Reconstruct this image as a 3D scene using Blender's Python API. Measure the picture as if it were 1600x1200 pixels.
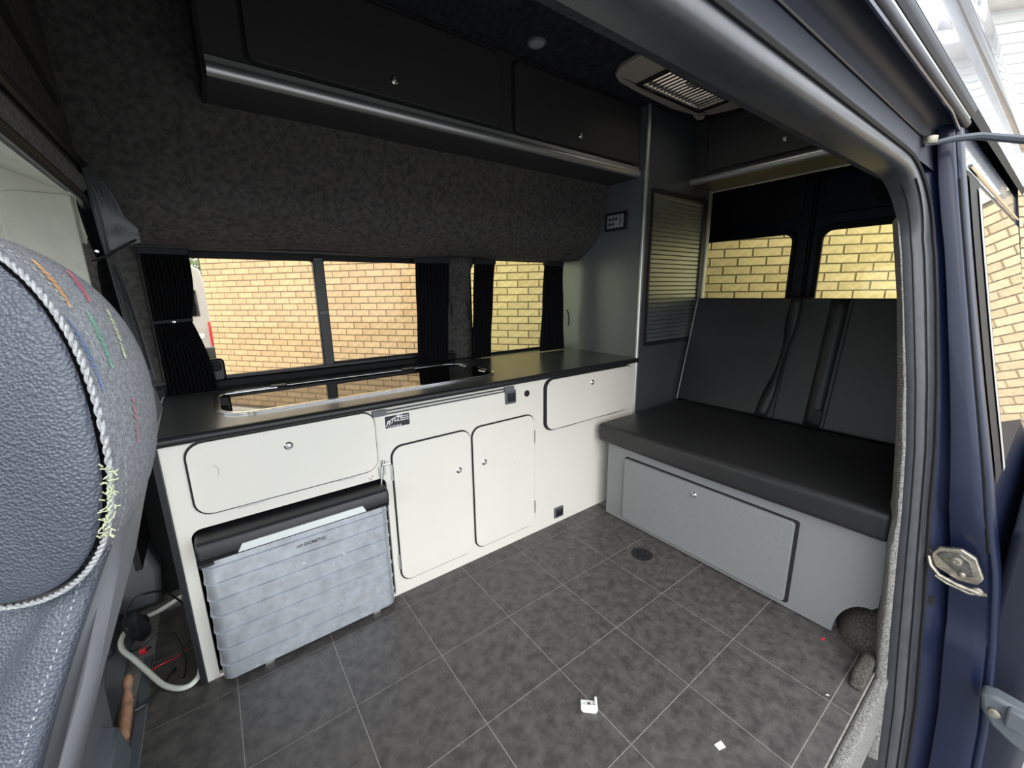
import bpy, bmesh, math, random
from mathutils import Vector, Matrix
random.seed(7)
C = bpy.context.scene.collection
for o in list(bpy.data.objects): bpy.data.objects.remove(o)
scn = bpy.context.scene
# ------------------------------------------------------------ camera
cam_d = bpy.data.cameras.new('camera'); cam = bpy.data.objects.new('camera', cam_d); C.objects.link(cam)
CAM = Vector((-0.21234, -1.46814, 1.29960))
Rr = ((0.8029107, -0.5959093, -0.0150489), (-0.1432767, -0.1684182, -0.9752472), (0.5786244, 0.7851926, -0.2206047))
m = Matrix(((Rr[0][0], -Rr[1][0], -Rr[2][0]), (Rr[0][1], -Rr[1][1], -Rr[2][1]), (Rr[0][2], -Rr[1][2], -Rr[2][2])))
cam.matrix_world = Matrix.Translation(CAM) @ m.to_4x4()
cam_d.sensor_width = 36.0; cam_d.lens = 637.75 / 1600 * 36; cam_d.clip_start = 0.01; cam_d.clip_end = 200
scn.camera = cam
# ------------------------------------------------------------ sky, sun, exposure
w = bpy.data.worlds.new('sky'); scn.world = w; w.use_nodes = True
bg = w.node_tree.nodes['Background']; bg.inputs[0].default_value = (0.90, 0.95, 1.0, 1); bg.inputs[1].default_value = 2.3
sd = bpy.data.lights.new('sun', 'SUN'); sd.energy = 1.3; sd.angle = math.radians(50); sd.color = (1.0, 0.93, 0.84)
sun = bpy.data.objects.new('sun', sd); C.objects.link(sun)
sun.rotation_euler = Vector((0.42, 0.75, -0.62)).to_track_quat('-Z', 'Y').to_euler()
vs = scn.view_settings; vs.view_transform = 'Standard'; vs.look = 'None'; vs.gamma = 1; vs.use_curve_mapping = False
vs.exposure = 0.60

# ------------------------------------------------------------ materials
MATS = {}
def mat(name, col, rough=0.5, metal=0.0, var=0.0, vscale=8, bump=0.0, bscale=200, bkind='noise', coat=0.0, spec=0.5,
        trans=0.0, col2=None, emit=0.0, stretch=None, detail=4, bdist=0.002):
    if name in MATS: return MATS[name]
    M = bpy.data.materials.new(name); M.use_nodes = True; nt = M.node_tree; b = nt.nodes['Principled BSDF']
    b.inputs['Base Color'].default_value = (*col, 1); b.inputs['Roughness'].default_value = rough
    b.inputs['Metallic'].default_value = metal; b.inputs['Specular IOR Level'].default_value = spec
    if coat: b.inputs['Coat Weight'].default_value = coat; b.inputs['Coat Roughness'].default_value = 0.03
    if trans: b.inputs['Transmission Weight'].default_value = trans
    if emit:
        b.inputs['Emission Color'].default_value = (*col, 1); b.inputs['Emission Strength'].default_value = emit
    tc = nt.nodes.new('ShaderNodeTexCoord'); src = tc.outputs['Object']
    if stretch:
        mp = nt.nodes.new('ShaderNodeMapping'); mp.inputs['Scale'].default_value = stretch
        nt.links.new(src, mp.inputs['Vector']); src = mp.outputs['Vector']
    if var or col2:
        n = nt.nodes.new('ShaderNodeTexNoise'); n.inputs['Scale'].default_value = vscale; n.inputs['Detail'].default_value = detail
        n.inputs['Roughness'].default_value = 0.65
        nt.links.new(src, n.inputs['Vector'])
        r = nt.nodes.new('ShaderNodeValToRGB'); nt.links.new(n.outputs['Fac'], r.inputs['Fac'])
        c2 = col2 if col2 else tuple(c * (1 + var) for c in col); c1 = col if col2 else tuple(c * (1 - var) for c in col)
        r.color_ramp.elements[0].position = 0.36; r.color_ramp.elements[1].position = 0.64
        r.color_ramp.elements[0].color = (*c1, 1); r.color_ramp.elements[1].color = (*c2, 1)
        nt.links.new(r.outputs['Color'], b.inputs['Base Color'])
    if bump:
        if bkind == 'voronoi':
            t = nt.nodes.new('ShaderNodeTexVoronoi'); t.inputs['Scale'].default_value = bscale; out = t.outputs['Distance']
        else:
            t = nt.nodes.new('ShaderNodeTexNoise'); t.inputs['Scale'].default_value = bscale; t.inputs['Detail'].default_value = 3; out = t.outputs['Fac']
        nt.links.new(src, t.inputs['Vector'])
        bp = nt.nodes.new('ShaderNodeBump'); bp.inputs['Strength'].default_value = bump; bp.inputs['Distance'].default_value = bdist
        nt.links.new(out, bp.inputs['Height']); nt.links.new(bp.outputs['Normal'], b.inputs['Normal'])
    MATS[name] = M; return M
def glass(name, tint, gloss=1.0):
    M = bpy.data.materials.new(name); M.use_nodes = True; nt = M.node_tree; nt.nodes.clear()
    o = nt.nodes.new('ShaderNodeOutputMaterial'); t = nt.nodes.new('ShaderNodeBsdfTransparent'); t.inputs[0].default_value = (*tint, 1)
    g = nt.nodes.new('ShaderNodeBsdfGlossy'); g.inputs['Roughness'].default_value = 0.01; g.inputs[0].default_value = (gloss,) * 3 + (1,)
    f = nt.nodes.new('ShaderNodeFresnel'); f.inputs[0].default_value = 1.25; mx = nt.nodes.new('ShaderNodeMixShader')
    nt.links.new(f.outputs[0], mx.inputs[0]); nt.links.new(t.outputs[0], mx.inputs[1]); nt.links.new(g.outputs[0], mx.inputs[2])
    nt.links.new(mx.outputs[0], o.inputs[0]); return M
cream = mat('cream laminate', (0.70, 0.68, 0.62), 0.38, var=0.015, vscale=3)
black = mat('black plastic', (0.012, 0.012, 0.014), 0.4)
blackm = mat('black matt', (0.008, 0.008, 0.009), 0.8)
rubber = mat('black rubber', (0.007, 0.007, 0.008), 0.6, spec=0.25)
chrome = mat('chrome', (0.75, 0.75, 0.74), 0.16, 1.0)
alu = mat('satin aluminium', (0.60, 0.61, 0.60), 0.42, 0.85)
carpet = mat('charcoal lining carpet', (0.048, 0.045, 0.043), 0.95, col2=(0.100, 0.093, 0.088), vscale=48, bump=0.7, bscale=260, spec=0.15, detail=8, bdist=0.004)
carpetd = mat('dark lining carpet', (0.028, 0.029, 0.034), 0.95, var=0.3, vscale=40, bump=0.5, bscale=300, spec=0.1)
carpetg = mat('grey carpet edging', (0.24, 0.235, 0.225), 0.95, var=0.45, vscale=160, bump=1.0, bscale=420, spec=0.1, bdist=0.006)
archc = mat('grey brown wheel arch carpet', (0.085, 0.08, 0.07), 0.95, var=0.45, vscale=130, bump=1.0, bscale=420, spec=0.1, bdist=0.005)
lam = mat('charcoal laminate', (0.040, 0.039, 0.040), 0.55, spec=0.3, var=0.12, vscale=300, bump=0.12, bscale=700)
grey = mat('mid grey laminate', (0.200, 0.207, 0.210), 0.5, var=0.14, vscale=420, bump=0.15, bscale=700)
pgrey = mat('slate grey laminate panel', (0.10, 0.115, 0.115), 0.33, var=0.06, vscale=300)
tgrey = mat('tall unit dark laminate', (0.058, 0.062, 0.068), 0.4, var=0.1, vscale=300)
worktopm = mat('dark grey worktop laminate', (0.055, 0.06, 0.062), 0.27, var=0.08, vscale=200)
upho = mat('dark vinyl upholstery', (0.018, 0.018, 0.019), 0.42, var=0.1, vscale=6, bump=0.25, bscale=900, bdist=0.001)
leath = mat('blue grey leather', (0.060, 0.070, 0.090), 0.36, bump=0.75, bscale=420, bkind='voronoi', bdist=0.0016, var=0.12, vscale=7)
plast = mat('grey moulded plastic', (0.115, 0.122, 0.132), 0.5, bump=0.2, bscale=900)
fabric = mat('grey woven seat fabric', (0.15, 0.16, 0.175), 0.9, col2=(0.25, 0.26, 0.275), vscale=330, bump=0.7, bscale=600, spec=0.15)
piping = mat('pale grey braid', (0.27, 0.28, 0.29), 0.8, var=0.3, vscale=500)
beige = mat('pale cab trim', (0.66, 0.66, 0.57), 0.7, var=0.06, vscale=10, bump=0.15, bscale=500)
fixm = mat('beige roof vent plastic', (0.42, 0.38, 0.33), 0.5)
paint = mat('metallic navy paint', (0.004, 0.008, 0.027), 0.40, 0.0, coat=0.15, spec=0.3, var=0.2, vscale=900)
paintd = mat('dark navy paint inside', (0.009, 0.012, 0.022), 0.45, spec=0.3)
skin = mat('navy body side paint', (0.014, 0.022, 0.060), 0.22, 0.2, coat=0.6)
curtain = mat('black curtain cloth', (0.006, 0.006, 0.007), 0.9, spec=0.1)
gcurtain = mat('grey curtain cloth', (0.15, 0.15, 0.15), 0.9, spec=0.1, bump=0.3, bscale=500)
grout = mat('pale grout line', (0.24, 0.225, 0.21), 0.8, var=0.2, vscale=60)
tilem = mat('dark slate floor tile', (0.043, 0.039, 0.039), 0.42, col2=(0.094, 0.087, 0.083), vscale=24, bump=0.25, bscale=90, detail=12, bdist=0.0015)
bglass = mat('black glass lid', (0.004, 0.004, 0.004), 0.03, spec=0.9)
alub = mat('stucco aluminium', (0.64, 0.68, 0.735), 0.28, 0.65, var=0.14, vscale=18, bump=0.35, bscale=60, bdist=0.002, detail=6)
tamb = mat('silver tambour', (0.33, 0.36, 0.37), 0.32, 0.8, var=0.05, vscale=5)
brickm = [mat('buff brick %s' % n, c, 0.85, var=0.12, vscale=30, bump=0.5, bscale=60, bdist=0.006) for n, c in
          (('a', (0.52, 0.405, 0.245)), ('b', (0.56, 0.435, 0.265)), ('c', (0.49, 0.375, 0.225)))]
mortar = mat('grey brown mortar', (0.20, 0.165, 0.11), 0.9, var=0.15, vscale=30)
siding = mat('white weatherboard', (0.80, 0.80, 0.77), 0.6)
tilew = mat('pale roof tile', (0.72, 0.68, 0.64), 0.7, var=0.1, vscale=6)
asphalt = mat('grey asphalt', (0.27, 0.27, 0.27), 0.9, var=0.15, vscale=12, bump=0.5, bscale=60)
whitep = mat('white plastic', (0.78, 0.79, 0.78), 0.35)
vanw = mat('white van paint', (0.36, 0.38, 0.40), 0.3, coat=0.3)
redl = mat('red lens', (0.55, 0.01, 0.02), 0.15)
redp = mat('red plastic', (0.65, 0.02, 0.04), 0.35)
wood = mat('bare wood', (0.40, 0.22, 0.13), 0.6, var=0.3, vscale=40, stretch=(1, 1, 0.15))
bark = mat('bark', (0.10, 0.07, 0.05), 0.9, var=0.3, vscale=20)
leaf = mat('leaves', (0.09, 0.15, 0.05), 0.6, var=0.5, vscale=3)
steel = mat('worn yellowed steel', (0.36, 0.33, 0.27), 0.38, 0.9, var=0.35, vscale=45, bump=0.3, bscale=120)
cable_w = mat('cream hose', (0.72, 0.74, 0.66), 0.4)
domem = mat('translucent dome', (0.95, 0.90, 0.78), 0.4, trans=0.0)
inkw = mat('white print', (0.75, 0.73, 0.76), 0.5)
inkg = mat('dark grey print', (0.06, 0.065, 0.07), 0.5)
metalg = mat('grey painted steel', (0.085, 0.098, 0.11), 0.45)
gl_side = glass('side window glass', (0.96, 0.89, 0.79)); gl_rear = glass('green tinted glass', (0.99, 1.0, 0.80))

# ------------------------------------------------------------ helpers
class MB:
    def __init__(s): s.v = []; s.f = []
    def add(s, vs_, fs):
        n = len(s.v); s.v += [tuple(p) for p in vs_]; s.f += [tuple(i + n for i in f) for f in fs]; return s
    def box(s, x0, x1, y0, y1, z0, z1):
        return s.add([(x0, y0, z0), (x1, y0, z0), (x1, y1, z0), (x0, y1, z0), (x0, y0, z1), (x1, y0, z1), (x1, y1, z1), (x0, y1, z1)],
                     [(0, 3, 2, 1), (4, 5, 6, 7), (0, 1, 5, 4), (1, 2, 6, 5), (2, 3, 7, 6), (3, 0, 4, 7)])
    def prism(s, pts, ax, a0, a1):
        def P(p, a): return (a, p[0], p[1]) if ax == 0 else ((p[0], a, p[1]) if ax == 1 else (p[0], p[1], a))
        n = len(pts)
        return s.add([P(p, a0) for p in pts] + [P(p, a1) for p in pts],
                     [tuple(range(n))[::-1], tuple(range(n, 2 * n))] + [(i, (i + 1) % n, n + (i + 1) % n, n + i) for i in range(n)])
    def loft(s, rows, cu=False, cv=False):
        R, K = len(rows), len(rows[0]); vs_ = [p for r in rows for p in r]; fs = []
        for i in range(R if cu else R - 1):
            for j in range(K if cv else K - 1):
                fs.append((i * K + j, i * K + (j + 1) % K, ((i + 1) % R) * K + (j + 1) % K, ((i + 1) % R) * K + j))
        return s.add(vs_, fs)
    def tube(s, path, r, n=8, caps=True, flat=1.0, up=None):
        P = [Vector(p) for p in path]; rows = []; prev = None
        for i, p in enumerate(P):
            t = (P[min(i + 1, len(P) - 1)] - P[max(i - 1, 0)]).normalized()
            if prev is None: a = t.cross(Vector(up) if up else (Vector((0, 0, 1)) if abs(t.z) < .9 else Vector((1, 0, 0)))).normalized()
            else: a = (prev - t * prev.dot(t)).normalized()
            prev = a; b = t.cross(a); rr_ = r[i] if isinstance(r, (list, tuple)) else r
            rows.append([p + (a * math.cos(k * 2 * math.pi / n) + b * flat * math.sin(k * 2 * math.pi / n)) * rr_ for k in range(n)])
        n0 = len(s.v); s.loft(rows, cv=True)
        if caps: s.f.append(tuple(range(n0, n0 + n))); s.f.append(tuple(range(n0 + (len(P) - 1) * n, n0 + len(P) * n))[::-1])
        return s
    def disc(s, c, nrm, prof, n=24):
        nv = Vector(nrm).normalized(); a = nv.orthogonal().normalized(); b = nv.cross(a); c = Vector(c)
        rows = [[c + nv * h + (a * math.cos(k * 2 * math.pi / n) + b * math.sin(k * 2 * math.pi / n)) * r for k in range(n)] for r, h in prof]
        n0 = len(s.v); s.loft(rows, cv=True); s.f.append(tuple(range(n0, n0 + n))); s.f.append(tuple(range(n0 + (len(prof) - 1) * n, n0 + len(prof) * n))[::-1]); return s
    def build(s, name, m_, parent=None, bevel=0, smooth=False, seg=2, kind=None, ang=35):
        me = bpy.data.meshes.new(name); off = parent_loc(parent)
        me.from_pydata([(p[0] - off.x, p[1] - off.y, p[2] - off.z) for p in s.v], [], s.f); me.materials.append(m_)
        bm = bmesh.new(); bm.from_mesh(me); bmesh.ops.recalc_face_normals(bm, faces=bm.faces); bm.to_mesh(me); bm.free()
        if smooth or bevel:
            me.polygons.foreach_set('use_smooth', [True] * len(me.polygons)); me.set_sharp_from_angle(angle=math.radians(ang))
        return link(me, name, parent, bevel, seg, kind)
def parent_loc(p):
    v = Vector((0, 0, 0))
    while p: v = v + p.location; p = p.parent
    return v
def link(me, name, parent, bevel=0, seg=2, kind=None):
    o = bpy.data.objects.new(name, me); C.objects.link(o)
    if parent: o.parent = parent
    if bevel:
        b = o.modifiers.new('bevel', 'BEVEL'); b.width = bevel; b.segments = seg; b.limit_method = 'ANGLE'; b.angle_limit = math.radians(40)
    if kind: o['kind'] = kind
    return o
def tag(o, label, cat, group=None):
    o['label'] = label; o['category'] = cat
    if group: o['group'] = group
    return o
def thing(name, label, cat, loc, group=None):
    o = bpy.data.objects.new(name, None); C.objects.link(o); o.location = loc; o.empty_display_size = .05
    return tag(o, label, cat, group)
def rr(x0, x1, z0, z1, r, n=6):
    r4 = r if isinstance(r, (list, tuple)) else (r,) * 4; pts = []   # bl, br, tr, tl
    for (cx, cz, a0, q) in ((x0, z0, 180, r4[0]), (x1, z0, 270, r4[1]), (x1, z1, 0, r4[2]), (x0, z1, 90, r4[3])):
        ox = cx + (q if cx == x0 else -q); oz = cz + (q if cz == z0 else -q)
        if q <= 0: pts.append((cx, cz)); continue
        for k in range(n + 1):
            a = math.radians(a0 + 90 * k / n); pts.append((ox + q * math.cos(a), oz + q * math.sin(a)))
    return pts
def holed(outer, holes, ax, a0, a1):
    """flat plate with holes; returns an MB"""
    cu = bpy.data.curves.new('c', 'CURVE'); cu.dimensions = '2D'; cu.fill_mode = 'BOTH'; cu.extrude = (a1 - a0) / 2
    for loop in [outer] + holes:
        sp = cu.splines.new('POLY'); sp.points.add(len(loop) - 1); sp.use_cyclic_u = True
        for p, q in zip(sp.points, loop): p.co = (q[0], q[1], 0, 1)
    ob = bpy.data.objects.new('c', cu); me = bpy.data.meshes.new_from_object(ob); mid = (a0 + a1) / 2
    def P(p): return (mid + p.z, p.x, p.y) if ax == 0 else ((p.x, mid + p.z, p.y) if ax == 1 else (p.x, p.y, mid + p.z))
    b = MB(); b.add([P(v.co) for v in me.vertices], [tuple(f.vertices) for f in me.polygons])
    bpy.data.objects.remove(ob); bpy.data.meshes.remove(me)
    bm = bmesh.new(); vv = [bm.verts.new(p) for p in b.v]; 
    for f in b.f:
        try: bm.faces.new([vv[i] for i in f])
        except ValueError: pass
    bmesh.ops.remove_doubles(bm, verts=bm.verts, dist=1e-6); bm.verts.index_update(); c = MB()
    c.v = [tuple(v.co) for v in bm.verts]; c.f = [tuple(v.index for v in f.verts) for f in bm.faces]; bm.free()
    return c
def text_mb(body, size, origin, ux, uz, extr=0.0004, shear=0.0, font=None, bold=0):
    cu = bpy.data.curves.new('t', 'FONT'); cu.body = body; cu.size = size; cu.extrude = extr; cu.shear = shear; cu.offset = bold
    ob = bpy.data.objects.new('t', cu); me = bpy.data.meshes.new_from_object(ob)
    ux = Vector(ux); uz = Vector(uz); un = ux.cross(uz); o_ = Vector(origin)
    b = MB(); b.add([o_ + ux * v.co.x + uz * v.co.y + un * v.co.z for v in me.vertices], [tuple(f.vertices) for f in me.polygons])
    bpy.data.objects.remove(ob); bpy.data.meshes.remove(me); return b
def lerp(tab, t):
    tab = sorted(tab)
    if t <= tab[0][0]: return tab[0][1]
    for (a, x), (b, y) in zip(tab, tab[1:]):
        if t <= b: return x + (y - x) * (t - a) / (b - a)
    return tab[-1][1]
def knob(name, c, nrm, parent, r=0.014):
    k = MB().disc(c, nrm, ((r, 0), (r, .004), (r * .72, .007), (r * .62, .0045), (r * .5, .0045))).build(name, chrome, parent, smooth=True)
    c2 = Vector(c) + Vector(nrm).normalized() * .004
    MB().disc(c2, nrm, ((r * .5, 0), (r * .45, .006), (r * .2, .008))).build('keyhole', black if False else alu, k, smooth=True)
    return k

# ============================================================ SETTING: outside
g = MB().box(-30, 40, -30, 40, -0.85, -0.75).build('ground', asphalt, kind='structure')
P0 = Vector((2.681, 2.192, 0)); D = Vector((0.607, -0.794, 0)).normalized(); N = Vector((-0.794, -0.607, 0)).normalized()
def W(s, z, o=0.0): p = P0 + D * s + N * o; return (p.x, p.y, z)
bld = thing('brick_building', 'buff brick building with white boarded upper wall beyond the windows', 'building', W(0, -0.75))
SL, SR = -4.69, 9.0
b = MB(); a = [W(SL, -.75), W(SR, -.75), W(SR, -.75, -3), W(SL, -.75, -3)]; t = [(p[0], p[1], 2.1) for p in a]
b.add(a + t, [(0, 1, 5, 4), (1, 2, 6, 5), (2, 3, 7, 6), (3, 0, 4, 7), (4, 5, 6, 7)]); b.build('wall', mortar, bld)
# bricks: 72 x 230 mm with recessed joints
HC, LB, J = 0.080, 0.243, 0.011
def block(mb, s0, s1, z0, z1, o=0.008):
    e = 0.002; mb.add([W(s0, z0, 0), W(s1, z0, 0), W(s1, z1, 0), W(s0, z1, 0), W(s0 + e, z0 + e, o), W(s1 - e, z0 + e, o), W(s1 - e, z1 - e, o), W(s0 + e, z1 - e, o)],
           [(4, 5, 6, 7), (0, 1, 5, 4), (1, 2, 6, 5), (2, 3, 7, 6), (3, 0, 4, 7)])
def seen(p):
    d = Vector(p) - CAM
    t = (0.79 - CAM.y) / d.y if d.y > 0 else -1
    if t > 0:
        x, z = CAM.x + d.x * t, CAM.z + d.z * t
        if .93 < z < 1.49 and (-.26 < x < .24 or .28 < x < .82 or 1.28 < x < 1.92 and .88 < z < 1.54): return True
    t = (3.45 - CAM.x) / d.x if d.x > 0 else -1
    if t > 0:
        y, z = CAM.y + d.y * t, CAM.z + d.z * t
        if 1.2 < z < 1.69 and (-.14 < y < .42 or -.8 < y < -.3): return True
    return False
cand = []; rest = [MB(), MB(), MB()]
nz = int(2.85 / HC)
for i in range(nz):
    z0 = -.75 + i * HC + (0.02); s = SL - (LB / 2 if i % 2 else 0)
    while s < SR:
        s0, s1 = max(s, SL), min(s + LB - J, SR)
        if s1 - s0 > .03:
            z1 = min(z0 + HC - J, 2.1); cp = Vector(W((s0 + s1) / 2, (z0 + z1) / 2)); vis = seen(cp) and s1 - s0 > .2
            if vis: cand.append(((cp - CAM).length, s0, s1, z0, z1, cp))
            else: block(rest[random.randrange(3)], s0, s1, z0, z1, .006 + random.random() * .004)
        s += LB
cand.sort(key=lambda c: c[0]); bmesh_cache = []
for q in range(3):
    mb = MB(); mb_v = MB(); L2, H2 = (LB - J) / 2, (HC - J) / 2
    def Q(s, z, o): v = D * s + N * o; return (v.x, v.y, z)
    e = .002; mb.add([Q(-L2, -H2, 0), Q(L2, -H2, 0), Q(L2, H2, 0), Q(-L2, H2, 0), Q(-L2 + e, -H2 + e, .008), Q(L2 - e, -H2 + e, .008), Q(L2 - e, H2 - e, .008), Q(-L2 + e, H2 - e, .008)],
                     [(4, 5, 6, 7), (0, 1, 5, 4), (1, 2, 6, 5), (2, 3, 7, 6), (3, 0, 4, 7), (3, 2, 1, 0)])
    me = bpy.data.meshes.new('brick'); me.from_pydata(mb.v, [], mb.f); me.materials.append(brickm[q]); bmesh_cache.append(me)
for k, (d_, s0, s1, z0, z1, cp) in enumerate(cand):
    if k < 300:
        o = bpy.data.objects.new('brick', random.choice(bmesh_cache)); C.objects.link(o); o.parent = bld
        o.location = cp - bld.location + N * random.uniform(-.001, .002)
    else: block(rest[random.randrange(3)], s0, s1, z0, z1)
for q in range(3): rest[q].build('brick_courses', brickm[q], bld, kind='stuff')
b = MB(); z = 2.1
while z < 3.3:                                      # weatherboards, stepped
    b.add([W(SL, z, .03), W(SR, z, .03), W(SR, z + .07, .012), W(SL, z + .07, .012), W(SL, z, 0), W(SR, z, 0)], [(0, 1, 2, 3), (0, 4, 5, 1)]); z += .07
b.add([W(SL, 2.1, 0), W(SR, 2.1, 0), W(SR, 3.3, 0), W(SL, 3.3, 0)], [(0, 1, 2, 3)])
b.build('weatherboards', siding, bld, kind='stuff')
b = MB()
a = [W(SL, 3.3, .35), W(SR, 3.3, .35), W(SR, 3.42, .35), W(SL, 3.42, .35), W(SL, 4.6, -3), W(SR, 4.6, -3), W(SL, 3.3, 0), W(SR, 3.3, 0)]
b.add(a, [(0, 1, 2, 3), (3, 2, 5, 4), (0, 6, 7, 1)]); b.build('roof', tilew, bld)
tile_me = None; b = MB()
rows = []
for k in range(13):
    u = k / 12; rows.append([(u * .3 - .15, oo, math.sin(u * 2 * math.pi) * .045 + hh) for oo, hh in ((0, 0), (0, .03), (-.34, .16), (-.34, .13))])
b.loft(rows, cv=True)
me = bpy.data.meshes.new('roof_tile'); me.from_pydata([tuple(D * v[0] + N * v[1] + Vector((0, 0, v[2]))) for v in b.v], [], b.f); me.materials.append(tilew)
me.polygons.foreach_set('use_smooth', [True] * len(me.polygons))
for r_ in range(2):
    for k in range(14):
        o = bpy.data.objects.new('roof_tile', me); C.objects.link(o); o.parent = bld
        o.location = Vector(W(2.2 + k * .3, 3.44 + r_ * .13, .40 - r_ * .33)) - bld.location
# parked van
pv = thing('parked_van', 'white panel van parked far beyond the large window', 'van', (-1.0, 11.6, -.75))
vx0, vx1, vy = -2.05, -0.06, 10.5
MB().prism([(vx0, -.35), (vx1, -.35), (vx1 + .0, 1.2), (vx1 - .12, 1.9), (vx1 - .25, 1.98), (vx0 + .25, 1.98), (vx0 + .12, 1.9), (vx0, 1.2)], 1, vy, vy + 4.6).build('body', vanw, pv, bevel=.05)
MB().box(vx0 - .01, vx1 + .01, vy - .06, vy + .2, -.40, .12).build('bumper', black, pv, bevel=.03)
for xx in (vx0 + .02, vx1 - .14): MB().box(xx, xx + .12, vy - .03, vy + .05, .15, .72).build('tail_lamp', redl, pv, bevel=.01)
for xx in (vx0 + .25, vx1 - .85): MB().box(xx, xx + .6, vy - .02, vy + .02, .85, 1.45).build('window', bglass, pv, bevel=.03)
MB().box((vx0 + vx1) / 2 - .01, (vx0 + vx1) / 2 + .01, vy - .012, vy + .02, .1, 1.9).build('door_seam', black, pv)
MB().box(-.62, -.30, vy - .02, vy + .02, .35, .45).build('number_plate', whitep, pv)
for xx in (vx0 + .12, vx1 - .12):
    for yy in (vy + .9, vy + 3.8): MB().disc((xx - .11, yy, -.42), (1, 0, 0), ((.33, 0), (.34, .03), (.34, .19), (.33, .22))).build('wheel', rubber, pv, smooth=True)
# tree
tr = thing('leafy_tree', 'green leafy tree behind the parked white van', 'tree', (-1.2, 19.5, -.75))
MB().tube([(-1.2, 19.5, -.75), (-1.15, 19.5, .8), (-1.2, 19.6, 2.4)], [.2, .16, .1]).build('trunk', bark, tr, smooth=True)
b = MB(); rnd = random.Random(3)
for k in range(2600):
    u = rnd.gauss(0, 1), rnd.gauss(0, 1), rnd.gauss(0, 1); l = math.sqrt(sum(q * q for q in u)); rad = rnd.uniform(.6, 1) ** .5
    c = Vector((-1.2 + u[0] / l * 2.0 * rad, 19.6 + u[1] / l * 1.7 * rad, 2.9 + u[2] / l * 1.8 * rad))
    a1 = Vector((rnd.uniform(-1, 1), rnd.uniform(-1, 1), rnd.uniform(-1, 1))).normalized(); a2 = a1.orthogonal().normalized()
    b.add([c, c + a1 * .12 + a2 * .06, c + a1 * .24, c + a1 * .12 - a2 * .06], [(0, 1, 2, 3)])
b.build('foliage', leaf, tr, kind='stuff')

# ============================================================ SETTING: van shell
X0, X1 = -2.2, 3.50
fl = MB().box(X0, X1, -1.278, 0.86, -.06, -.0008).build('floor', grout, kind='structure')
S = 0.305; GAP = 0.0015
for ci in range(-2, 5):
    for ri in range(-5, 5):
        x0, x1, y0, y1 = ci * S, (ci + 1) * S, ri * S, (ri + 1) * S
        x0 = max(x0, -.548); y0 = max(y0, -1.276); x1 = 1.60 if ci == 4 else x1; y1 = min(y1, .10 if x0 > -.35 else .62)
        if x1 - x0 < .03 or y1 - y0 < .03: continue
        if x1 - x0 < .03: continue
        MB().box(x0 + GAP, x1 - GAP, y0 + GAP, y1 - GAP, -.0007, 0).build('tile', tilem, fl)
MB().box(-.575, -.549, -1.2, .35, -.0008, .006).build('edge_strip', metalg, fl, bevel=.002)
MB().disc((1.38, -.388, -.0005), (0, 0, 1), ((.052, 0), (.052, .0025), (.044, .0035), (.043, .0015)), 32).build('drain_ring', black, fl, smooth=True)
dr = MB().disc((1.38, -.388, 0), (0, 0, 1), ((.043, 0), (.043, .002)), 32).build('drain_cover', black, fl)
for k in range(8):
    a = k * math.pi / 4; c, s_ = math.cos(a), math.sin(a)
    MB().tube([(1.38 + .012 * c, -.388 + .012 * s_, .003), (1.38 + .038 * c, -.388 + .038 * s_, .003)], .0022, 6).build('drain_rib', rubber, dr)
# ceiling with a vent opening
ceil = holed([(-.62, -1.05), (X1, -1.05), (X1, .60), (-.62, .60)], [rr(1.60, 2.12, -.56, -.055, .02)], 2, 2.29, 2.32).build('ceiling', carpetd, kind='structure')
b = MB()
prof_roof = [(-1.215, 1.785), (-1.20, 1.83), (-1.185, 1.90), (-1.168, 1.985), (-1.160, 1.995), (-1.162, 2.005), (-1.176, 2.015), (-1.178, 2.03), (-1.165, 2.055), (-1.158, 2.10), (-1.135, 2.20), (-1.10, 2.29), (-1.0, 2.375), (-.80, 2.42)]
rows = [[(x, y, z) for y, z in prof_roof] for x in (X0, -1, 0, 1, 2, 3, X1 + .05)]
b.loft(rows); b.build('wall_front_outer', skin, kind='structure', smooth=True, ang=60)
holed([(X0, -.82), (X1 + .05, -.82), (X1 + .05, .86), (X0, .86)], [rr(1.60, 2.12, -.56, -.055, .02)], 2, 2.40, 2.43).build('ceiling_roof', skin, kind='structure')
# lining between ceiling and opening (near side, inside)
pr = [(-1.085, 1.64), (-1.04, 1.72), (-1.02, 1.9), (-1.0, 2.15), (-.97, 2.29)]
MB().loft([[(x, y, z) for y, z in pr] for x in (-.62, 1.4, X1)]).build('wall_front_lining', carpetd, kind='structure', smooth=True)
# far (kitchen) side: lower wall and pillars with window openings
YW = 0.78
holed([(-.53, -.05), (X1, -.05), (X1, 1.52), (-.53, 1.52)],
      [rr(-.37, .945, .91, 1.505, .03), rr(1.13, 2.10, .885, 1.50, (.02, .05, .09, .10))], 1, YW, YW + .03).build('wall_back', carpet, kind='structure')
up = [(.81, 1.505), (.66, 1.495), (.605, 1.497), (.57, 1.515), (.46, 1.585), (.425, 1.63), (.385, 1.76), (.345, 1.93), (.32, 2.1), (.30, 2.30)]
rows = []
for k in range(22):
    x = -.462 + k * .1138
    rows.append([(x, y + .004 * math.sin(x * 9 + z * 14) * (0.2 < i < 9), z + (.004 * math.sin(x * 7) if i < 5 else 0)) for i, (y, z) in enumerate(up)])
MB().loft(rows).build('wall_back_lining', carpet, kind='structure', smooth=True, ang=70)
holed([(X0, -.75), (X1 + .05, -.75), (X1 + .05, 2.42), (X0, 2.42)], [rr(-.42, 1.02, .90, 1.50, .05), rr(1.12, 2.12, .88, 1.52, .05)], 1, .865, .885).build('wall_back_outer', skin, kind='structure')
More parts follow.
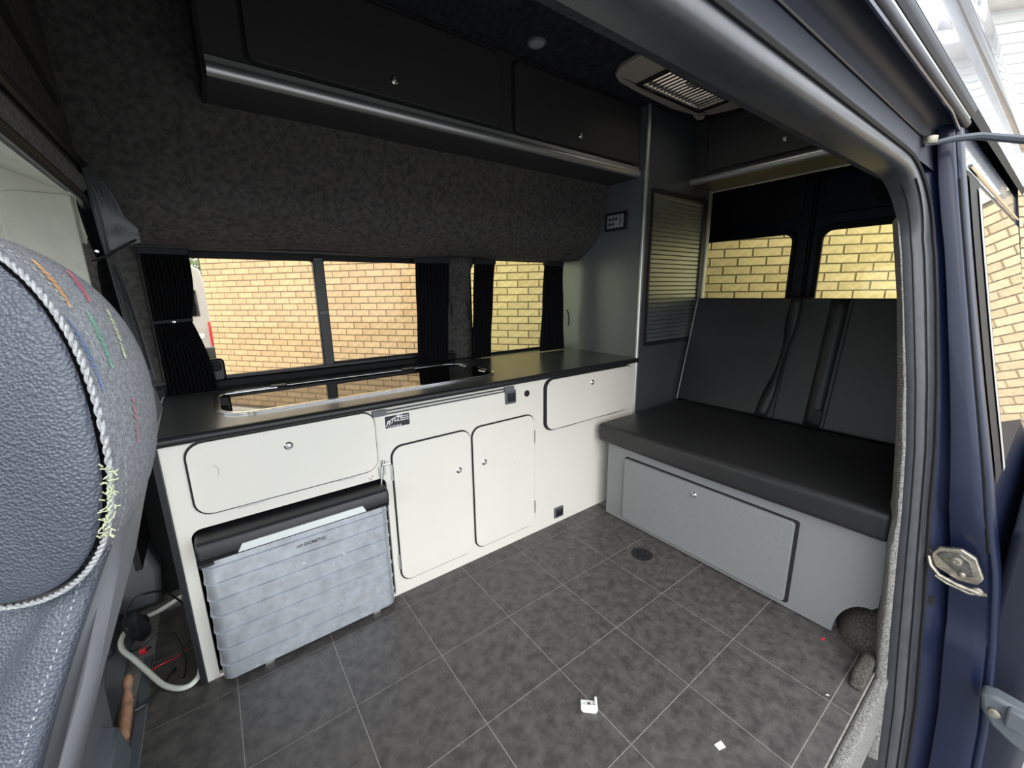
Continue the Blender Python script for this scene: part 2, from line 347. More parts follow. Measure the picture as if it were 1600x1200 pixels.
# rear end: wall with the two doors
wr = holed([(-1.38, -.6), (.86, -.6), (.86, 2.40), (-.82, 2.40), (-1.02, 2.34), (-1.10, 2.26), (-1.15, 2.0), (-1.19, 1.76), (-1.30, 1.2)], [rr(-1.05, -.265, .95, 1.72, .06), rr(-.215, .62, .95, 1.72, .06)], 0, X1, X1 + .02).build('wall_right', paintd, kind='structure')
for n, (y0, y1, lab) in enumerate(((-.23, .66, 'l'), (-1.10, -.25, 'r'))):
    dn = holed(rr(y0, y1, 0, 2.2, .05), [rr(y0 + .095, y1 - .06, 1.0, 1.70 if n else 1.71, .07)], 0, 3.44, 3.485).build('door_%d' % (n + 1), paintd, kind='structure', bevel=.004)
    # pressed dark inner panels above the window
    pz = MB().prism(rr(y0 + .06, y1 - .04, 1.80, 2.17, .06), 0, 3.425, 3.44).build('inner_panel', black if n == 0 else paintd, dn, bevel=.01)
    MB().prism(rr(y0 + .30, y1 - .30, 1.83, 2.14, .1), 0, 3.419, 3.43).build('inner_recess', blackm, dn, bevel=.008)
    holed(rr(y0 + .075, y1 - .04, .98, 1.735, .085), [rr(y0 + .105, y1 - .07, 1.01, 1.69, .06)], 0, 3.425, 3.445).build('window_seal', rubber, dn, bevel=.004)
    MB().box(3.455, 3.46, y0 + .09, y1 - .05, .99, 1.715).build('glass', gl_rear, dn)
MB().tube([(3.425, -.24, .2), (3.425, -.24, 2.2)], .014).build('trim_1', rubber, kind='structure', smooth=True)
# cab end, pale lining
MB().box(X0, -.52, .80, .85, .0, 2.1).build('wall_left', beige, kind='structure')
MB().prism(rr(-.735, -.545, .9, 1.672, (.01, .01, .01, .05)), 1, .785, .80).build('trim_2', beige, kind='structure', bevel=.006)
b = MB(); b.loft([[(x, y, zz) for y in (-1.0, 0, .4, .6, .7, .8)] for x, zz in ((X0, 1.76), (-1.2, 1.76), (-.70, 1.74), (-.56, 1.68), (-.455, 1.60))]); b.build('ceiling_cab', beige, kind='structure', smooth=True)
b = MB().box(X0 - .02, X0, -1.2, .86, -.05, .9); b.box(X0 - .02, X0, -1.2, .86, 1.62, 2.1); b.build('wall_left_front', black, kind='structure')
MB().box(X0, -.62, -1.2, .80, -.02, .02).build('floor_cab', plast, kind='structure')
# near side of the cab: front door of the van below window line
MB().box(X0, -.80, -1.36, -1.32, -.6, .85).build('wall_front_cab', skin, kind='structure')
MB().box(-.92, -.80, -1.34, -1.10, -.6, 1.75).build('wall_front_pillar', plast, kind='structure', bevel=.02)
MB().box(X0, -.82, -1.16, -1.12, 1.62, 1.80).build('wall_front_header', skin, kind='structure')
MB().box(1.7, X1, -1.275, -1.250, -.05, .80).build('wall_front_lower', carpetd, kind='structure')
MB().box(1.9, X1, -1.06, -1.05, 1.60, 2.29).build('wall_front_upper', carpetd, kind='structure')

# ------------------------------------------------------------ windows on the kitchen side
w1 = holed(rr(-.43, 1.02, .885, 1.505, .06), [rr(-.345, .245, .946, 1.460, .012), rr(.294, .925, .955, 1.463, .012)], 1, .785, .81).build('window_1', rubber, kind='structure', bevel=.004)
MB().box(-.41, .26, .80, .804, .94, 1.47).build('glass_pane', gl_side, w1)
MB().box(.28, 1.0, .796, .80, .95, 1.475).build('glass_pane', gl_side, w1)
MB().box(-.43, 1.0, .755, .79, .895, .93).build('sill_track', rubber, w1, bevel=.006)
MB().box(-.43, 1.0, .77, .79, .932, .948).build('sliding_track', black, w1, bevel=.003)
MB().box(.243, .294, .772, .79, .93, 1.48).build('mullion', black, w1, bevel=.005)
MB().box(.25, .29, .766, .775, 1.20, 1.222).build('mullion_latch', plast, w1, bevel=.003)
MB().box(-.40, 1.0, .70, .725, 1.487, 1.499).build('curtain_rail', black, w1, bevel=.003)
hd = MB().prism(rr(-.248, -.175, .93, 1.03, .02), 1, .745, .772).build('window_catch', black, w1, bevel=.008)
MB().prism(rr(-.236, -.187, .975, 1.020, .016), 1, .739, .747).build('catch_grip', rubber, hd, bevel=.004)
w2 = holed(rr(1.10, 2.13, .87, 1.52, .10), [rr(1.145, 2.06, .905, 1.495, .08)], 1, .785, .81).build('window_2', rubber, kind='structure', bevel=.004)
MB().box(1.13, 2.08, .796, .80, .89, 1.51).build('glass_pane', gl_rear, w2)

def pleat(x_top, x_bot, z0, z1, y, n, tie=None, amp=.012, narrow=.55, bottom_shift=0):
    """pleated curtain: x_top=(a,b), x_bot=(a,b); tie = z of tie-back"""
    rows = []; K = n * 6
    for i in range(25):
        t = i / 24; z = z1 + (z0 - z1) * t; a = x_top[0] + (x_bot[0] - x_top[0]) * t; c = x_top[1] + (x_bot[1] - x_top[1]) * t
        if tie:
            q = max(0, 1 - abs(z - tie[0]) / tie[1]); q = q * q; c = c + (tie[2] - c) * q; 
        am = amp * (1 - .4 * (1 - abs(2 * t - 1)))
        rows.append([(a + (c - a) * k / K, y + am * math.sin(k * 2 * math.pi / 6) + .003 * math.sin(k * .7 + z * 20), z) for k in range(K + 1)])
    return MB().loft(rows)
def curtain_thing(label, xt, xb, z0, z1, y, n, tie, strapx):
    t = thing('curtain', label, 'curtain', (xb[0], y, z0), 'black pleated window curtains')
    pleat(xt, xb, z0, z1, y, n, tie).build('cloth', curtain, t, smooth=True, ang=180)
    MB().box(min(xt[0], xt[1]), max(xt[0], xt[1]), y - .018, y + .018, z1 - .025, z1 + .004).build('heading_tape', blackm, t, bevel=.003)
    if tie:
        zz = tie[0]; MB().loft([[(x, y - .020, zz + dz + (x - strapx[0]) * .05) for dz in (-.006, .006)] for x in (strapx[0], (strapx[0] + strapx[1]) / 2, strapx[1])]).build('tie_strap', blackm, t)
        MB().disc(((strapx[0] + strapx[1]) / 2, y - .021, zz), (0, -1, 0), ((.006, 0), (.006, .002), (.003, .003)), 12).build('press_stud', chrome, t, smooth=True)
    return t
curtain_thing('black pleated curtain at the cab end of the large window, tied back', (-.385, -.235), (-.385, -.215), .897, 1.49, .725, 12, (1.20, .25, -.262), (-.383, -.257))
curtain_thing('black pleated curtain at the right end of the large window', (.755, .965), (.735, .925), .90, 1.487, .725, 10, None, None)
curtain_thing('black pleated curtain at the left of the small window', (1.13, 1.275), (1.09, 1.225), .895, 1.49, .715, 9, None, None)
curtain_thing('black pleated curtain at the right of the small window, by the grey panel', (1.64, 1.80), (1.60, 1.82), .895, 1.49, .66, 9, None, None)
for (x, z, y) in ((.97, 1.22, .765), (1.09, 1.19, .765), (1.83, 1.12, .64)):
    b = MB().tube([(x, y, z + .05), (x + .012, y - .006, z + .02), (x + .018, y - .004, z - .03), (x + .014, y - .004, z - .06)], .007, 6, flat=.4)
    tag(b.build('curtain_strap', blackm, smooth=True), {0: 'loose black tie strap on the carpeted pillar, right of the large window', 1: 'loose black tie strap at the left edge of the small window', 2: 'loose black tie strap beside the grey panel'}[[.97, 1.09, 1.83].index(x)], 'strap')

# ============================================================ KITCHEN
K0, K1, YF = -.39, 1.893, .09
kit = thing('kitchen_cabinet', 'long cream kitchen cabinet with black edging along the far wall', 'cabinet', (K0, YF, 0))
FR = rr(-.352, .286, -.02, .566, (0, 0, .03, .03))
front = holed([(K0, .0), (K1, .0), (K1, .857), (K0, .857)], [[(x, max(z, .012)) for x, z in FR]], 1, YF, YF + .016)
front.build('front_panel', cream, kit)
MB().box(K0 + .02, -.352, YF, YF + .016, 0, .013).build('toe_strip', cream, kit)
MB().box(K0 - .012, K0 + .004, YF - .004, .775, 0.0, .865).build('end_panel', tgrey, kit, bevel=.002)
MB().box(K0 - .014, K0 + .001, YF - .006, YF + .004, 0, .86).build('edge_banding', black, kit)
# inside of the fridge recess
b = MB().box(-.37, -.355, YF + .016, .70, 0, .6); b.box(.289, .30, YF + .016, .70, 0, .6); b.box(-.37, .30, YF + .016, .70, .575, .59); b.box(-.37, .30, .70, .715, 0, .6)
b.build('fridge_recess_lining', blackm, kit)
MB().box(.32, K1, .74, .76, 0, .85).build('back_panel', tgrey, kit)
def cab_door(nm, x0, x1, z0, z1, r, kn, hinges=(), thick=.006, edge_out=(.006, .004)):
    gk = MB().prism(rr(x0 - edge_out[0], x1 + edge_out[1] * .6, z0 - .004, z1 + .006, r), 1, YF - thick + .001, YF + .001).build('door_edging', blackm, kit)  # black gasket, a little wider than the door on each side
    d = MB().prism(rr(x0, x1, z0, z1, r * .93), 1, YF - thick - .003, YF + .001).build(nm, cream, kit, bevel=.0012)
    knob('knob', (kn[0], YF - thick - .003, kn[1]), (0, -1, 0), d)
    for (hx, hz, wv, hh) in hinges:
        MB().box(hx - wv / 2, hx + wv / 2, YF - .006, YF + .002, hz - hh / 2, hz + hh / 2).build('hinge', alu, d)
    return d
cab_door('drop_door', -.325, .258, .612, .852, .05, (-.045, .787), ((-.18, .606, .075, .006), (.14, .606, .06, .006)))
cab_door('cupboard_door', .318, .686, .062, .685, .05, (.619, .505), ((.311, .58, .008, .07), (.311, .16, .008, .07)))
cab_door('cupboard_door', .700, 1.068, .062, .685, .05, (.757, .507), ((1.074, .56, .007, .07), (1.074, .16, .007, .07)))
cab_door('drop_door', 1.150, 1.842, .578, .850, .05, (1.485, .795), ((1.32, .571, .09, .006), (1.68, .571, .06, .006)), thick=.014, edge_out=(.013, .003))
# table rail under the worktop
rl = thing('table_rail', 'slim dark table rail with grey end brackets below the worktop', 'rail', (.26, YF - .008, .852))
MB().tube([(.27, YF - .010, .847), (.93, YF - .010, .847)], .0035).build('rod', inkg, rl, smooth=True)
MB().tube([(.27, YF - .008, .833), (.93, YF - .008, .833)], .003).build('rod', inkg, rl, smooth=True)
for x in (.252, .885): MB().box(x, x + .056, YF - .014, YF + .0, .829, .853).build('end_bracket', plast, rl, bevel=.003)
# sticker
st = thing('makers_sticker', 'small black and white sticker on the cream cabinet front', 'sticker', (.30, YF, .785))
MB().box(.298, .406, YF - .0012, YF, .767, .822).build('sheet', whitep, st)
MB().box(.302, .404, YF - .0020, YF - .001, .770, .820).build('black_field', black, st)
UX, UZ = (1, 0, 0), (0, 0, 1)
text_mb('PITCH', .026, (.303, YF - .0026, .777), Vector((1, 0, .42)).normalized(), Vector((-.05, 0, 1)), .0003, shear=.5, bold=.0006).build('script_lettering', inkw, st)
text_mb('L E I S U R E', .011, (.311, YF - .0026, .7715), UX, UZ, .0003, bold=.0003).build('small_lettering', inkw, st)
for k, (a0, zz) in enumerate(((.352, .811), (.366, .803), (.352, .795))):
    for j in range(6):
        xx = a0 + j * (.402 - a0) / 6; MB().box(xx, xx + (.402 - a0) / 6 * .78, YF - .0026, YF - .0018, zz - .002, zz + .002).build('print_line', inkw, st)
# sockets
def socket(name, label, cx, cz, w_, h_):
    t = thing(name, label, 'socket', (cx, YF, cz))
    MB().prism(rr(cx - w_ / 2, cx + w_ / 2, cz - h_ / 2, cz + h_ / 2, .004), 1, YF - .010, YF).build('plate', metalg, t, bevel=.002)
    MB().prism(rr(cx - w_ * .36, cx + w_ * .40, cz - h_ * .34, cz + h_ * .30, .004), 1, YF - .014, YF - .009).build('flap', black, t, bevel=.002)
    MB().box(cx - w_ * .12, cx + w_ * .12, YF - .016, YF - .013, cz + h_ * .18, cz + h_ * .22).build('flap_lip', plast, t)
    return t
socket('power_socket', 'square dark grey socket just under the rail at worktop level', .922, .800, .062, .066)
socket('power_socket', 'square dark grey socket low on the cabinet above the floor', 1.250, .066, .066, .062)
ra = thing('round_outlet', 'small round black outlet beside the upper socket', 'socket', (1.025, YF, .800))
MB().disc((1.027, YF, .800), (0, -1, 0), ((.0165, 0), (.0165, .003), (.013, .004), (.012, .002))).build('ring', black, ra, smooth=True)
MB().disc((1.027, YF - .001, .800), (0, -1, 0), ((.011, 0), (.010, .0015))).build('plug_face', blackm, ra)
# bolt above fridge
bo = thing('slide_bolt', 'small chrome slide bolt above the right end of the coolbox', 'bolt', (.275, YF - .004, .6))
MB().tube([(.262, YF - .012, .548), (.270, YF - .012, .60), (.279, YF - .012, .645)], .0055, 8).build('bar', chrome, bo, smooth=True)
MB().tube([(.273, YF - .014, .628), (.306, YF - .014, .626)], .0035, 8).build('thumb_lever', chrome, bo, smooth=True)
MB().box(.258, .285, YF - .008, YF, .580, .618).build('plate', alu, bo, bevel=.002)
for (x, z) in ((.234, .585), (.222, .579), (.228, .572)): MB().disc((x, YF, z), (0, -1, 0), ((.003, 0), (.0025, .0015)), 8).build('screw', steel, bo)
# worktop
wt = thing('worktop', 'dark grey worktop with black rounded edge on the cream cabinet', 'worktop', (K0, .07, .86))
MB().box(K0 - .012, 1.895, .082, .79, .862, .890).build('top', worktopm, wt, bevel=.002)
MB().tube([(K0 - .016, .082, .874), (1.895, .082, .874)], .0155, 12).build('front_edge', black, wt, smooth=True)
MB().box(K0 - .016, K0 - .011, .085, .78, .862, .892).build('side_edge', cream, wt)
MB().tube([(K0 + .62, .778, .893), (1.88, .778, .893)], .004, 6).build('rear_bead', black, wt, smooth=True)
# combined hob and sink with a glass lid
hb = thing('hob_sink_unit', 'inset hob and sink under a black glass lid with chrome rim', 'hob', (-.23, .205, .890))
outl = rr(-.236, .968, .205, .645, (.13, .13, .13, .10), 10)
inn = rr(-.216, .950, .224, .628, (.112, .112, .112, .085), 10)
holed(outl, [inn], 2, .8895, .8975).build('rim', chrome, hb, bevel=.003)
MB().prism(rr(-.216, .950, .224, .628, (.112, .112, .112, .085), 10), 2, .889, .8955).build('glass_lid', bglass, hb)
MB().box(-.205, .0, .60, .606, .8955, .8975).build('seal_strip', chrome, hb)
MB().box(.60, .66, .605, .635, .897, .904).build('lid_hinge', black, hb, bevel=.002)
MB().box(-.02, .04, .605, .635, .897, .904).build('lid_hinge', black, hb, bevel=.002)
for (x, y) in ((.905, .30), (.905, .50)): MB().box(x, x + .014, y, y + .05, .8955, .898).build('lid_pad', cream, hb)

# light scratches and pin holes on the cabinet
sc = MB(); pp = [(-.262 + .012 * math.sin(k / 9 * 2.6), YF - .0094, .775 - k * .0045) for k in range(10)]
sc.tube(pp, .0005, 4).build('scratch', plast, kit)
for (x, z) in ((1.075, .800), (.935, .455)): MB().disc((x, YF - (.0 if x > 1 else .009), z), (0, -1, 0), ((.002, 0), (.0015, .0006)), 8).build('screw_hole', plast, kit)
# coolbox
fb = thing('coolbox', 'ribbed aluminium coolbox with black lid under the left counter', 'coolbox', (-.04, .03, 0))
fx0, fx1, fy0, fy1 = -.338, .262, .022, .50
bz0, bz1 = .022, .478
# front skin with real grooves
zs = [bz0]
grooves = [.085, .150, .213, .276, .337, .398, .455]
prof = [(0.006, bz0), (0, bz0 + .006)]
for gz in grooves: prof += [(0, gz - .0055), (-.0036, gz - .0035), (-.0036, gz - .0012), (.005, gz), (.005, gz + .0020), (0, gz + .0026)]
prof += [(0, bz1)]
rows = []
def outline(off):
    r = .03; pts = []
    for (cx, cy, a0) in ((fx0 + r, fy1 - r, 90), (fx0 + r, fy0 + r, 180), (fx1 - r, fy0 + r, 270), (fx1 - r, fy1 - r, 0)):
        for k in range(7):
            a = math.radians(a0 + 15 * k); pts.append((cx + (r - off) * math.cos(a), cy + (r - off) * math.sin(a)))
    return pts
rows = [[(x, y, z) for x, y in outline(o)] for o, z in prof]
b = MB().loft(rows, cv=True); n0 = len(b.v); b.f.append(tuple(range(0, 28))); b.f.append(tuple(range(n0 - 28, n0)))
body = b.build('body', alub, fb, smooth=True, ang=22)
for (x, z, r_) in ((-.05, .36, .02), (.08, .345, .014), (.16, .30, .012), (-.1, .18, .012), (.13, .19, .014), (-.16, .12, .012), (.2, .23, .01), (-.02, .10, .008)):
    MB().disc((x, fy0 + .001, z), (.1, -1, .15), ((r_ * .6, 0), (r_ * .4, .0008), (r_ * .15, .0011)), 14).build('dent', alub, body, smooth=True)
ld = MB().prism([(fy0 - .006, .486), (fy0 - .006, .525), (fy0 + .006, .545), (fy0 + .05, .549), (fy1, .549), (fy1, .486)], 0, fx0 - .006, fx1 + .008).build('lid', black, fb, bevel=.008)
MB().box(fx0 - .004, fx1 + .006, fy0 - .002, fy1, .4775, .486).build('lid_seal', rubber, fb, bevel=.002)
MB().prism([(fx0 + .10, .4855), (fx1 - .085, .4855), (fx1 - .098, .512), (fx0 + .115, .512)], 1, fy0 - .011, fy0 - .002).build('front_grip', mat('pale grey grip', (.66, .70, .69), .4), fb, bevel=.002)
MB().box(fx0 - .004, fx0 + .035, fy0 - .006, fy0 + .03, .468, .478).build('corner_clip', black, fb, bevel=.002)
for x in (-.22, -.18, .10, .17): MB().box(x, x + .03, fy0 + .02, fy0 + .06, .0, .024).build('foot', alu if x in (-.22, .17) else black, fb, bevel=.002)
MB().box(fx0 + .03, fx1 - .03, fy0 + .05, fy1 - .04, .006, .024).build('base', black, fb)
for k in range(9): MB().tube([(-.30 + k * .06, .10, .5495), (-.285 + k * .06, .10, .5495)], .0012, 6).build('lid_rib', rubber, ld)
text_mb('DOMETIC', .0165, (-.047, fy0 - .0010, .4255), UX, UZ, .0006, bold=.0003).build('lettering', inkg, body)
b = MB().tube([(-.072, fy0 - .001, .426), (-.066, fy0 - .001, .434), (-.060, fy0 - .001, .428), (-.064, fy0 - .001, .426)], .0014, 5)
b.tube([(-.060, fy0 - .001, .430), (-.055, fy0 - .001, .437), (-.051, fy0 - .001, .431), (-.056, fy0 - .001, .427)], .0014, 5); b.build('emblem', inkg, body)

# ============================================================ OVERHEAD LOCKERS
ov = thing('overhead_locker', 'long charcoal overhead locker above the kitchen with two doors', 'locker', (-.11, .13, 1.92))
OX0, OX1, OY, OZ = -.11, 1.885, .135, 1.922
MB().prism([(OY, OZ + .01), (OY + .004, OZ), (.36, OZ), (.345, 2.285), (OY, 2.285)], 0, OX0, OX1).build('carcass', lam, ov)
MB().prism([(OY - .002, OZ + .0), (.37, OZ - .002), (.35, 2.287), (OY - .002, 2.287)], 0, OX0 - .012, OX0).build('end_cap', blackm, ov)
b = MB(); rows = []
for x in (OX0, OX1): rows.append([(x, OY + .004 - .019 * math.sin(a) - .004, 1.931 - .019 * math.cos(a) * 1.0 + .012) for a in [i * math.pi / 12 for i in range(13)]])
b.loft(rows); b.build('light_rail', alu, ov, smooth=True)
MB().box(OX0, OX1, OY - .006, OY + .002, 1.957, 1.976).build('rail_lip', alu, ov)
def lock_door(x0, x1, kn, nm='door'):
    MB().prism(rr(x0 - .009, x1 + .006, 1.981, 2.268, .028), 1, OY - .004, OY + .001).build('door_edging', blackm, ov)
    d = MB().prism(rr(x0, x1, 1.988, 2.262, .026), 1, OY - .016, OY - .001).build(nm, lam, ov, bevel=.002); knob('knob', (*kn,), (0, -1, 0), d, r=.013); return d
lock_door(0.0, .925, (.452, OY - .016, 2.045)); lock_door(1.0, 1.862, (1.40, OY - .016, 2.045))
# side wall of locker end handled by end_cap; rear locker over the bench
rk = thing('rear_locker', 'charcoal overhead locker above the bench seat', 'locker', (2.36, .09, 1.93))
RX = 2.36
MB().box(RX, 2.62, -1.0, .088, 1.93, 2.285).build('carcass', lam, rk, bevel=.002)
MB().prism(rr(-1.0, -.0, 1.985, 2.268, .02), 0, RX - .004, RX + .001).build('door_edging', blackm, rk)
d = MB().prism(rr(-.993, -.012, 1.990, 2.262, .02), 0, RX - .016, RX).build('door', lam, rk, bevel=.002); knob('knob', (RX - .016, -.43, 2.055), (-1, 0, 0), d, r=.013)
rows = [[(RX + .0 - .02 * math.sin(a), y, 1.95 - .019 * math.cos(a)) for a in [i * math.pi / 12 for i in range(13)]] for y in (-1.0, .088)]
MB().loft(rows).build('light_rail', alu, rk, smooth=True)
MB().box(2.61, 2.625, -1.0, .088, 1.922, 1.932).build('rear_bead', alu, rk)
# ============================================================ TALL UNIT with tambour
tu = thing('tall_unit', 'tall dark grey cupboard with a silver roller shutter beside the bench', 'cupboard', (1.895, .09, 0))
side = [(.088, .0), (.77, .0), (.77, 1.50), (.62, 1.50), (.46, 1.59), (.42, 1.64), (.385, 1.76), (.34, 1.93), (.32, 2.1), (.30, 2.285), (.088, 2.285)]
MB().prism(side, 0, 1.895, 1.911).build('side_panel', pgrey, tu)
holed([(1.905, 0), (2.62, 0), (2.62, 2.285), (1.905, 2.285)], [rr(1.966, 2.545, .965, 1.862, .012)], 1, .09, .106).build('front_panel', tgrey, tu)
MB().tube([(1.897, .087, .0), (1.897, .087, 2.285)], .012, 10).build('corner_trim', alu, tu, smooth=True)
MB().box(2.585, 2.622, .082, .108, 0, 2.0).build('rear_trim', alu, tu, bevel=.006)
MB().box(2.605, 2.62, .10, .77, 0, 2.285).build('far_side_panel', tgrey, tu)
holed(rr(1.958, 2.553, .955, 1.872, .012), [rr(1.972, 2.520, .975, 1.852, .008)], 1, .078, .091).build('shutter_frame', black, tu, bevel=.003)
n_s = 33; hs = (1.852 - .975) / n_s; sm = None
sh = MB().box(1.968, 2.525, .096, .100, .975, 1.855).build('shutter_backing', blackm, tu)
for k in range(n_s):
    z0 = .975 + k * hs
    if sm is None:
        bb = MB(); bb.prism([(.090, z0 + .0012), (.0875, z0 + .004), (.0875, z0 + hs - .004), (.090, z0 + hs - .0012), (.095, z0 + hs - .0012), (.095, z0 + .0012)], 0, 1.970, 2.522)
        o = bb.build('slat', tamb, tu); sm = o.data; z00 = z0
    else: o = link(sm, 'slat', tu); o.location.z = z0 - z00
# control panel on the side panel
cp = thing('control_panel', 'small grey control panel with round buttons on the grey side panel', 'panel', (1.894, .28, 1.71))
MB().prism(rr(.200, .368, 1.655, 1.762, .010), 0, 1.883, 1.896).build('surround', black, cp, bevel=.003)
pf = MB().prism(rr(.222, .346, 1.672, 1.746, .004), 0, 1.880, 1.884).build('face', mat('grey panel face', (.28, .28, .29), .5), cp)
for (yy, zz) in ((.325, 1.722), (.300, 1.722), (.275, 1.724), (.325, 1.694), (.300, 1.694)):
    MB().disc((1.880, yy, zz), (-1, 0, 0), ((.0088, 0), (.0085, .0025), (.005, .003), (.0045, .0015)), 14).build('button', black, cp, smooth=True)
for k in range(5): MB().box(1.8785, 1.8805, .236, .250, 1.686 + k * .0115, 1.691 + k * .0115).build('indicator', black, cp)

# ============================================================ BENCH
bn = thing('bench_seat', 'bench seat with black vinyl cushion and backrest on a mid grey box', 'bench', (1.55, -.55, 0))
side_pts = [(-.008, 0.004), (-.008, .445), (-1.24, .445), (-1.24, .19)]
for k in range(9):
    a = math.radians(90 - 90 * k / 8); side_pts.append((-1.225 + .10 * math.cos(a) + .0, .005 + .165 * math.sin(a)))
MB().prism(side_pts, 0, 1.55, 1.566).build('front_board', grey, bn)
MB().box(1.57, 2.45, -1.09, -.01, .004, .44).build('box', grey, bn)
MB().prism(rr(-.975, -.134, .026, .400, .012), 0, 1.545, 1.551).build('flap_edging', blackm, bn)
d = MB().prism(rr(-.962, -.138, .032, .392, .014), 0, 1.532, 1.548).build('flap', grey, bn, bevel=.002); knob('knob', (1.532, -.548, .345), (-1, 0, 0), d)
def pillow(nm, x0, x1, y0, y1, z0, z1, r, parent, fn=None, m_=upho, sub=None):
    bm = bmesh.new(); bmesh.ops.create_cube(bm, size=1)
    for v in bm.verts: v.co = Vector((x0 + (v.co.x + .5) * (x1 - x0), y0 + (v.co.y + .5) * (y1 - y0), z0 + (v.co.z + .5) * (z1 - z0)))
    bmesh.ops.bevel(bm, geom=list(bm.edges), offset=r, segments=5, profile=.6, affect='EDGES')
    bmesh.ops.triangulate(bm, faces=[f for f in bm.faces if len(f.verts) > 4])
    for ax, n in ((0, 7), (1, 13), (2, 3)):
        lo, hi = ((x0, x1), (y0, y1), (z0, z1))[ax]
        for k in range(1, n):
            co = [0, 0, 0]; no = [0, 0, 0]; co[ax] = lo + r + (hi - lo - 2 * r) * k / n; no[ax] = 1
            bmesh.ops.bisect_plane(bm, geom=list(bm.verts) + list(bm.edges) + list(bm.faces), plane_co=co, plane_no=no)
    b = MB(); bm.verts.index_update(); b.v = [tuple(v.co) for v in bm.verts]; b.f = [tuple(v.index for v in f.verts) for f in bm.faces]; bm.free()
    if fn: b.v = [tuple(fn(*p)) for p in b.v]
    return b.build(nm, m_, parent, smooth=True, ang=60)
def puff(x, y, z):
    u = max(0, min(1, (x - 1.52) / .83)); v = max(0, min(1, (y + 1.24) / 1.285))
    k = math.sin(math.pi * u) ** .5 * math.sin(math.pi * v) ** .4 if 0 < u < 1 and 0 < v < 1 else 0
    return (x, y, z + (.010 * k if z > .5 else 0) + .002 * math.sin(9 * x + 5 * y))
c_ = pillow('seat_cushion', 1.518, 2.40, -1.235, .048, .446, .552, .026, bn, puff)
MB().tube([(1.535, .046, .475), (1.53, .049, .50), (1.54, .050, .53)], .002, 5).build('corner_seam', blackm, c_)
def lean(x, y, z): t = (z - .54) / .70; return (x + .175 * t, y - .0 * t, z)
bk = pillow('backrest', 2.325, 2.42, -1.20, .062, .556, 1.238, .018, bn, lean)
for y in (-.545, -.79): MB().tube([lean(2.322, y, .56), lean(2.321, y, .9), lean(2.322, y, 1.23)], .0022, 5).build('seam', blackm, bk)
MB().tube([lean(2.328, .060, .56), lean(2.328, .060, 1.23)], .004, 6).build('side_piping', alu, bk, smooth=True)
def belt(name, label, path, wid, wfun=None):
    t = thing(name, label, 'seatbelt', path[-1]); rows = []
    for i, p in enumerate(path):
        tw = wfun(i / (len(path) - 1)) if wfun else 0
        a = Vector((math.sin(tw), math.cos(tw), 0)) * wid / 2; p = Vector(p)
        rows.append([p - a, p, p + a])
    b = MB().loft(rows); o = b.build('webbing', mat('black belt webbing', (.010, .010, .011), .5), t, smooth=True, ang=180)
    s_ = o.modifiers.new('s', 'SOLIDIFY'); s_.thickness = .0015
    return t
pth = [lean(2.312, -.535 + .055 * ((z - .56) / .68 - 1) ** 2 * (1 if z < 1.1 else 1), z) for z in [1.235 - i * .675 / 20 for i in range(21)]]
t = belt('seat_belt', 'twisted black lap belt hanging down the middle of the backrest', pth, .062, lambda u: .9 * math.sin(math.pi * max(0, min(1, (u - .15) / .7))) )
MB().box(2.355, 2.385, -.525, -.47, .553, .62).build('anchor_sleeve', black, t, bevel=.006)
pth = [lean(2.3205, -.735, z) for z in [1.235 - i * .67 / 12 for i in range(13)]]
t = belt('seat_belt', 'flat black belt lying against the right part of the backrest', pth, .078)
MB().box(2.33, 2.345, -.775, -.735, .56, .66).build('buckle_stem', black, t, bevel=.005)

# wheel arch cover
wa = MB(); rows = []
for i in range(9):
    a = math.radians(90 * i / 8); rows.append([(1.80 - (.31 + .01 * math.sin(3 * b_)) * math.sin(a) * (1 if math.cos(b_) else 1) * 1.0 + 0 * b_, -1.262 + .135 * math.cos(b_) * (.4 + .6 * math.sin(a)) ** .5, .002 + .16 * math.sin(b_) * (.35 + .65 * math.cos(a * .75))) for b_ in [math.pi / 2 * j / 8 for j in range(9)]])
wa = MB(); rows = []
for i in range(11):
    u = i / 10; r_ = math.sin(math.acos(max(-1, min(1, 1 - u * 1.0)))) if u < 1 else 1
    x = 1.49 + u * .5
    k = (1 - (1 - min(1, u * 2.2)) ** 2) ** .5
    rows.append([(x, -1.262 + .155 * k * math.cos(b_), .0 + .170 * k * math.sin(b_)) for b_ in [math.pi / 2 * j / 8 for j in range(9)]])
wa.loft(rows); tag(wa.build('wheel_arch_cover', archc, smooth=True), 'rounded brown grey carpeted wheel arch bulge at the right end of the bench', 'cover')
tag(MB().prism([(1.33, 0), (1.47, 0), (1.49, .05), (1.36, .055)], 1, -1.272, -1.235).build('carpet_offcut', archc, bevel=.01), 'small carpeted block on the floor beside the doorway pillar', 'carpet')
